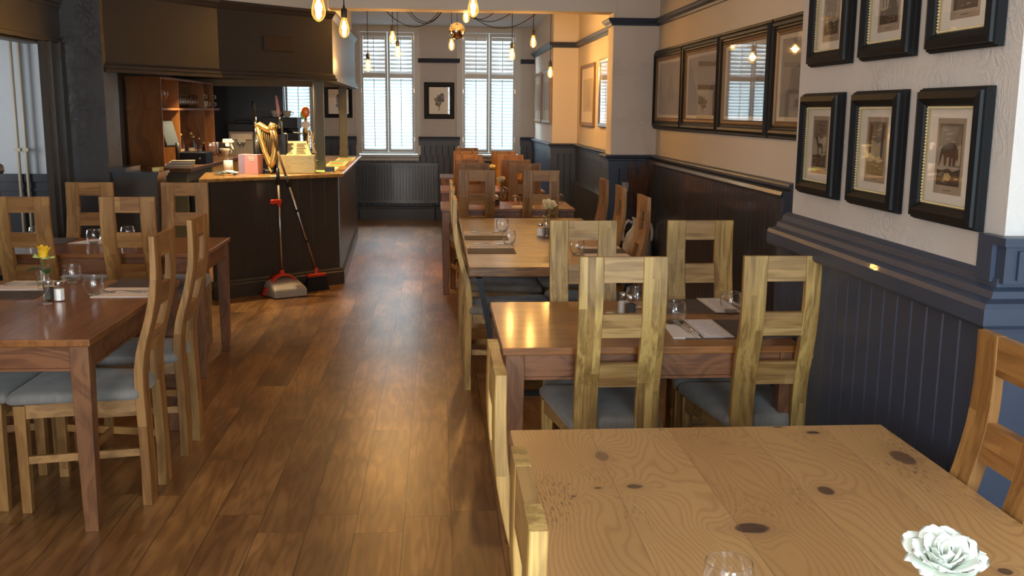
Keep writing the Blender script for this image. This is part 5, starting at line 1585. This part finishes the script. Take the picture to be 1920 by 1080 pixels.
# bar mats with coloured print along the window side of the counter
for i, (y, lab) in enumerate(((9.75, 'colourful bar mat nearest the front bar post'), (10.85, 'colourful bar mat in the middle of the window side of the bar'), (11.9, 'colourful bar mat at the far end of the bar'))):
    t = thing('bar_mat', lab, 'bar mat', (-1.065, y, CT), R(92), 'printed bar mats')
    MB().cbox(-.46, .46, -.10, .10, 0, .006, .001).build('mat_base', M['yellow_print'], t)
    m = MB(); m.mat(M['green'])
    m.box(-.44, -.20, -.085, .06, .0055, .007); m.box(.20, .43, -.06, .085, .0055, .007)
    m.mat(M['orange_print'])
    for k in range(5): m.box(-.15 + k * .065, -.115 + k * .065, -.07 + .02 * (k % 2), .07, .0055, .0072)
    m.build('print', None, t)

# ---------------------------------------------------------------- back bar
bc = thing('back_counter', 'dark worn wooden worktop unit behind the bar', 'counter', (0, 0, 0))
MB().box(-3.015, -2.36, 9.85, 12.75, 0.995, 1.035).build('worktop', M['counter_dark'], bc, bevel=0.004)
MB().box(-3.015, -2.42, 9.92, 12.7, 0.0, 0.995).build('carcass', M['olive'], bc)
for i, (a, b) in enumerate(((11.0, 11.55), (11.6, 12.15), (12.2, 12.68))):
    d_ = MB().box(-2.42, -2.40, a, b, 0.78, 0.985).build('drawer', M['yellow_print'], bc)  # yellow of the bar lamps put into the drawer front colour
    MB().tube([(-2.40, (a + b) / 2 - .05, .885), (-2.375, (a + b) / 2 - .04, .88), (-2.375, (a + b) / 2 + .04, .88), (-2.40, (a + b) / 2 + .05, .885)], .006, 6).build('handle', M['blackm'], d_)
t = thing('bottle_fridge', 'black undercounter fridge behind the left end of the bar', 'fridge', (-2.40, 10.45, 0))
MB().cbox(-0.005, 0.03, -0.48, 0.48, 0.05, 0.90, 0.004).build('door', M['black'], t)
MB().tube([(0.05, -.40, .25), (0.05, -.40, .80)], .01, 8).box(.03, .055, -.41, -.39, .25, .27).box(.03, .055, -.41, -.39, .78, .80).build('handle', M['steel'], t)
tag(MB().box(-2.86, -2.77, 9.905, 9.917, 0.62, 0.93).build('notice_card', M['blackm']), 'small red and black notice card on the end of the back counter', 'card')
nc = bpy.data.objects['notice_card']
m = MB(); m.mat(M['paper']).box(-2.865, -2.765, 9.9165, 9.9185, 0.615, 0.935); m.build('card_edge', None, nc)
m = MB(); m.mat(M['red']).box(-2.852, -2.778, 9.902, 9.905, 0.83, 0.92); m.mat(M['paper'])
for i in range(4): m.box(-2.835, -2.795, 9.902, 9.905, 0.78 - i * .03, 0.79 - i * .03)
m.build('print', None, nc)
# second counter along the screen for the coffee machines
t = thing('back_counter', 'shorter worktop unit at the far end of the bar under the coffee machines', 'counter')
MB().box(-2.98, -1.55, 12.82, 13.50, 0.985, 1.02).build('worktop', M['counter_dark'], t)
MB().box(-2.96, -1.60, 12.90, 13.48, 0, 0.985).build('carcass', M['bar_paint'], t)

# wooden shelf cabinet standing on the back counter
cb = thing('shelf_cabinet', 'orange-brown wooden shelf cabinet standing on the back counter', 'cabinet', (-2.84, 10.1, 1.036))
H0, L0, D = 0.845, 2.32, 0.17
def sh(y0, y1, z0, z1, x0=-D, x1=D, mat='cab', nm='shelf'): MB().box(x0, x1, y0, y1, z0, z1).build(nm, M[mat], cb)
sh(0, .022, 0.0, 0.545, nm='side_panel'); sh(0, .022, 0.565, H0, nm='side_panel')
sh(-.008, L0, H0, H0 + .022, nm='top_panel', x0=-D - .005, x1=D + .008)
sh(-.004, L0 + .30, 0.545, 0.567, nm='shelf', x1=D + .004)
for y in (0.66, 1.80, L0 - .02): sh(y, y + .018, 0.0, 0.545, nm='divider'); sh(y, y + .018, 0.567, H0, nm='divider')
sh(0, L0 + .02, 0.0, H0, x0=-D - .004, x1=-D + .008, nm='back_panel')


def wine_glass():
    pr = [(0.001, 0), (0.032, 0), (0.030, 0.003), (0.005, 0.008), (0.004, 0.075), (0.018, 0.09), (0.034, 0.115), (0.037, 0.145), (0.031, 0.185), (0.030, 0.185), (0.035, 0.145), (0.032, 0.117), (0.015, 0.094), (0.001, 0.09)]
    return tag(MB().lathe(pr, 16).build('wine_glass', M['glass']), None, 'glass')


wg = Proto(wine_glass); cxx = -2.84; cz = 1.036
for i, (y, lab) in enumerate(((10.26, 'stemmed glass at the front left of the upper cabinet shelf'), (10.38, 'second stemmed glass in the upper left cabinet compartment'), (10.50, 'third stemmed glass in the upper left cabinet compartment'))):
    wg.put((-2.74, y, cz + .568), 0, lab, 'stemmed glasses in the cabinet')


def hi_glass():
    pr = [(0.001, 0), (0.026, 0), (0.030, 0.06), (0.034, 0.145), (0.0325, 0.145), (0.028, 0.06), (0.024, 0.012), (0.001, 0.012)]
    return tag(MB().lathe(pr, 14).build('beer_glass', M['glass']), None, 'glass')


hg_ = Proto(hi_glass)
names = ['first', 'second', 'third', 'fourth', 'fifth', 'sixth', 'seventh', 'eighth', 'ninth']
for r_, (x, rn_) in enumerate(((-2.735, 'front'), (-2.83, 'back'))):
    for i in range(9):
        hg_.put((x, 10.88 + i * 0.110, cz + .568), 0, '%s straight glass from the left in the %s row of the upper cabinet shelf' % (names[i], rn_), 'straight glasses on the upper cabinet shelf')


def cup_():
    t = tag(MB().lathe([(0.001, 0), (0.026, 0), (0.030, .01), (0.041, .05), (0.046, .082), (0.043, .082), (0.037, .05), (0.026, .012), (0.001, .010)], 18).build('cup', M['cream_slip']), None, 'cup')
    MB().tube([(0.040, 0, .066), (0.062, 0, .062), (0.064, 0, .038), (0.036, 0, .026)], .005, 8).build('handle', M['cream_slip'], t)
    return t


cp = Proto(cup_)
for x, y, z, lab in ((-2.735, 12.02, cz + .568, 'cream cup in the upper right cabinet compartment, left one'), (-2.735, 12.16, cz + .568, 'cream cup in the upper right cabinet compartment, right one'),
                     (-2.74, 12.02, cz + .652, 'cream cup stacked on the left cup in the upper right compartment'), (-2.74, 12.50, cz + .568, 'cream cup on the open end of the cabinet shelf, lower'), (-2.74, 12.50, cz + .652, 'cream cup on the open end of the cabinet shelf, upper'),
                     (-2.055, 13.10, 1.502, 'cup on top of the black coffee machine, left one'), (-1.905, 13.10, 1.502, 'wide cream cup on top of the black coffee machine, right one')):
    cp.put((x, y, z), 0, lab, 'cream cups', (1.25, 1.25, 1.0))


def bottle(mat):
    def f():
        t = tag(MB().lathe([(0.001, 0), (0.030, 0), (0.032, .006), (0.032, .15), (0.026, .18), (0.013, .205), (0.012, .25), (0.014, .252), (0.014, .262), (0.001, .262)], 16).build('bottle', M[mat]), None, 'bottle')
        MB().lathe([(0.0326, .045), (0.0326, .12)], 16).build('bottle_label', M['paper_old'], t)
        MB().lathe([(0.0145, .246), (0.0145, .266), (0.001, .268)], 12).build('cap', M['gold'], t)
        return t
    return f


bt = Proto(bottle('brown_glass')); bg = Proto(bottle('glass'))
for x, y, pr_, lab, k in ((-2.76, 11.02, bt, 'brown bottle on the back counter, left one inside the cabinet', 1.12), (-2.76, 11.14, bg, 'clear bottle next to the left brown bottle inside the cabinet', 1.12), (-2.70, 11.34, bg, 'tall clear bottle in the middle cabinet compartment', 1.15),
                          (-2.70, 11.44, bt, 'brown bottle right of the tall clear bottle inside the cabinet', 1.0), (-2.62, 11.58, bt, 'short brown bottle with a pale label at the cabinet front', .72), (-2.70, 11.70, bg, 'clear bottle by the right divider inside the cabinet', .9)):
    pr_.put((x, y, cz), 0, lab, 'bottles in the shelf cabinet', (k, k, k))
for i, (x, y, lab) in enumerate(((-2.62, 12.0, 'upturned clear glass on the back counter, left of three'), (-2.62, 12.16, 'clear glass on the back counter, middle of three'), (-2.60, 12.33, 'clear glass on the back counter, right of three'))):
    hg_.put((x, y, cz), 0, lab, 'glasses on the back counter', (1.3, 1.3, 1.2))
cp.put((-2.58, 12.50, cz), 0, 'cream cup at the right end of the back counter', 'cream cups', (1.3, 1.3, 1.1))

t = thing('till_screen', 'grey touch-screen till standing in the lower left of the cabinet', 'till', (-2.62, 10.42, cz))
m = MB(); tf = Matrix.Rotation(R(72), 4, 'Z') @ Matrix.Rotation(R(-18), 4, 'X')
MB().cbox(-.125, .125, -.02, .012, .19, .46, .006, tf=tf).build('monitor', M['blackm'], t)
MB().box(-.112, .112, -.0225, -.019, .203, .447, tf=tf).build('screen', M['screen'], t)
MB().cbox(-.06, .06, -.09, .09, 0, .02, .004).tube([(0, 0, .02), (0, 0, .22)], .02, 10).build('stand', M['blackm'], t)
t = thing('cash_drawer', 'black cash drawer box on the back counter', 'cash drawer', (-2.52, 10.72, cz))
MB().cbox(-.15, .15, -.17, .17, 0, .12, .004).build('case', M['black'], t)
MB().lathe([(.008, 0), (.008, .006)], 10, c=(0, 0, 0), capt=True, tf=Matrix.Translation((.09, -.17, .06)) @ Matrix.Rotation(R(90), 4, 'X')).build('lock', M['chrome'], t)
for i in range(5):
    slab('paper_stack' if i == 0 else 'notebook', rect(-2.52 + .01 * i, 10.03 + .008 * i, .26 - .01 * i, .19, .05 * i), cz + .013 * i, cz + .013 * i + .011, 'napkin' if i % 2 else 'paper_old',
         ['lowest book', 'second book from the bottom', 'middle book', 'second book from the top', 'topmost book'][i] + ' of the small stack at the front of the back counter', 'book', 'books stacked on the back counter')

t = thing('coffee_machine', 'pale steel bean-to-cup coffee machine with a black top behind the bar', 'coffee machine', (-2.46, 13.15, 1.0205))
MB().cbox(-.16, .16, -.18, .18, 0, .30, .006).build('body', M['greige'], t)
MB().cbox(-.17, .17, -.19, .19, .30, .40, .006).cbox(-.08, .10, -.1, .1, .40, .44, .006).cbox(.150, .17, -.19, .19, 0, .30, .002).build('top', M['blackm'], t)
MB().cbox(-.13, .13, -.195, -.18, .20, .27, .003).cbox(-.05, .05, -.215, -.19, .16, .22, .004).build('front_panel', M['cream_slip'], t)
MB().tube([(-.02, -.2, .16), (-.02, -.2, .12)], .008, 8).tube([(.02, -.2, .16), (.02, -.2, .12)], .008, 8).build('nozzle', M['chrome'], t)
t = thing('coffee_machine', 'large black espresso machine behind the golden harp', 'coffee machine', (-1.98, 13.15, 1.0205))
MB().cbox(-.20, .20, -.20, .22, .0, .10, .006).cbox(-.20, .20, 0.02, .22, .10, .38, .006).cbox(-.22, .22, -.20, .22, .34, .48, .006).build('body', M['blackm'], t)
MB().tube([(.06, -.08, .34), (.06, -.08, .28)], .03, 12).tube([(.06, -.08, .30), (.22, -.20, .30)], .010, 8).build('group_handle', M['blackm'], t)
MB().tube([(-.15, -.1, .34), (-.16, -.14, .2), (-.15, -.16, .14)], .005, 8).build('steam_wand', M['chrome'], t)

# downlights in the canopy soffit
for x, y, lab, pw in ((-1.30, 9.62, 'recessed downlight in the canopy soffit over the menu box', 24), (-1.12, 10.6, 'recessed downlight in the canopy soffit by the front bar post', 7), (-1.10, 11.7, 'recessed downlight in the canopy soffit by the far bar post', 7),
                      (-1.75, 8.85, 'recessed downlight in the canopy soffit over the spray bottle', 24), (-2.35, 10.6, 'recessed downlight in the canopy soffit before the shelf cabinet', 24), (-2.2, 12.2, 'recessed downlight in the canopy soffit before the coffee machines', 14)):
    t = thing('downlight', lab, 'light', (x, y, 1.955), 0, 'recessed downlights under the bar canopy')
    MB().lathe([(.050, 0), (.052, -.005), (.040, -.006), (.036, 0.0)], 20).build('bezel', M['steel'], t)
    MB().lathe([(.036, -.001), (.001, -.001)], 20).build('lamp', M['downlight'], t)
    d = bpy.data.lights.new('downlight_beam', 'SPOT'); d.energy = pw * 2.0; d.color = (1.0, 0.76, 0.42); d.spot_size = R(115); d.spot_blend = 0.8; d.shadow_soft_size = 0.03
    l = bpy.data.objects.new('downlight_beam', d); COL.objects.link(l); l.parent = t; l.location = (0, 0, -.012)
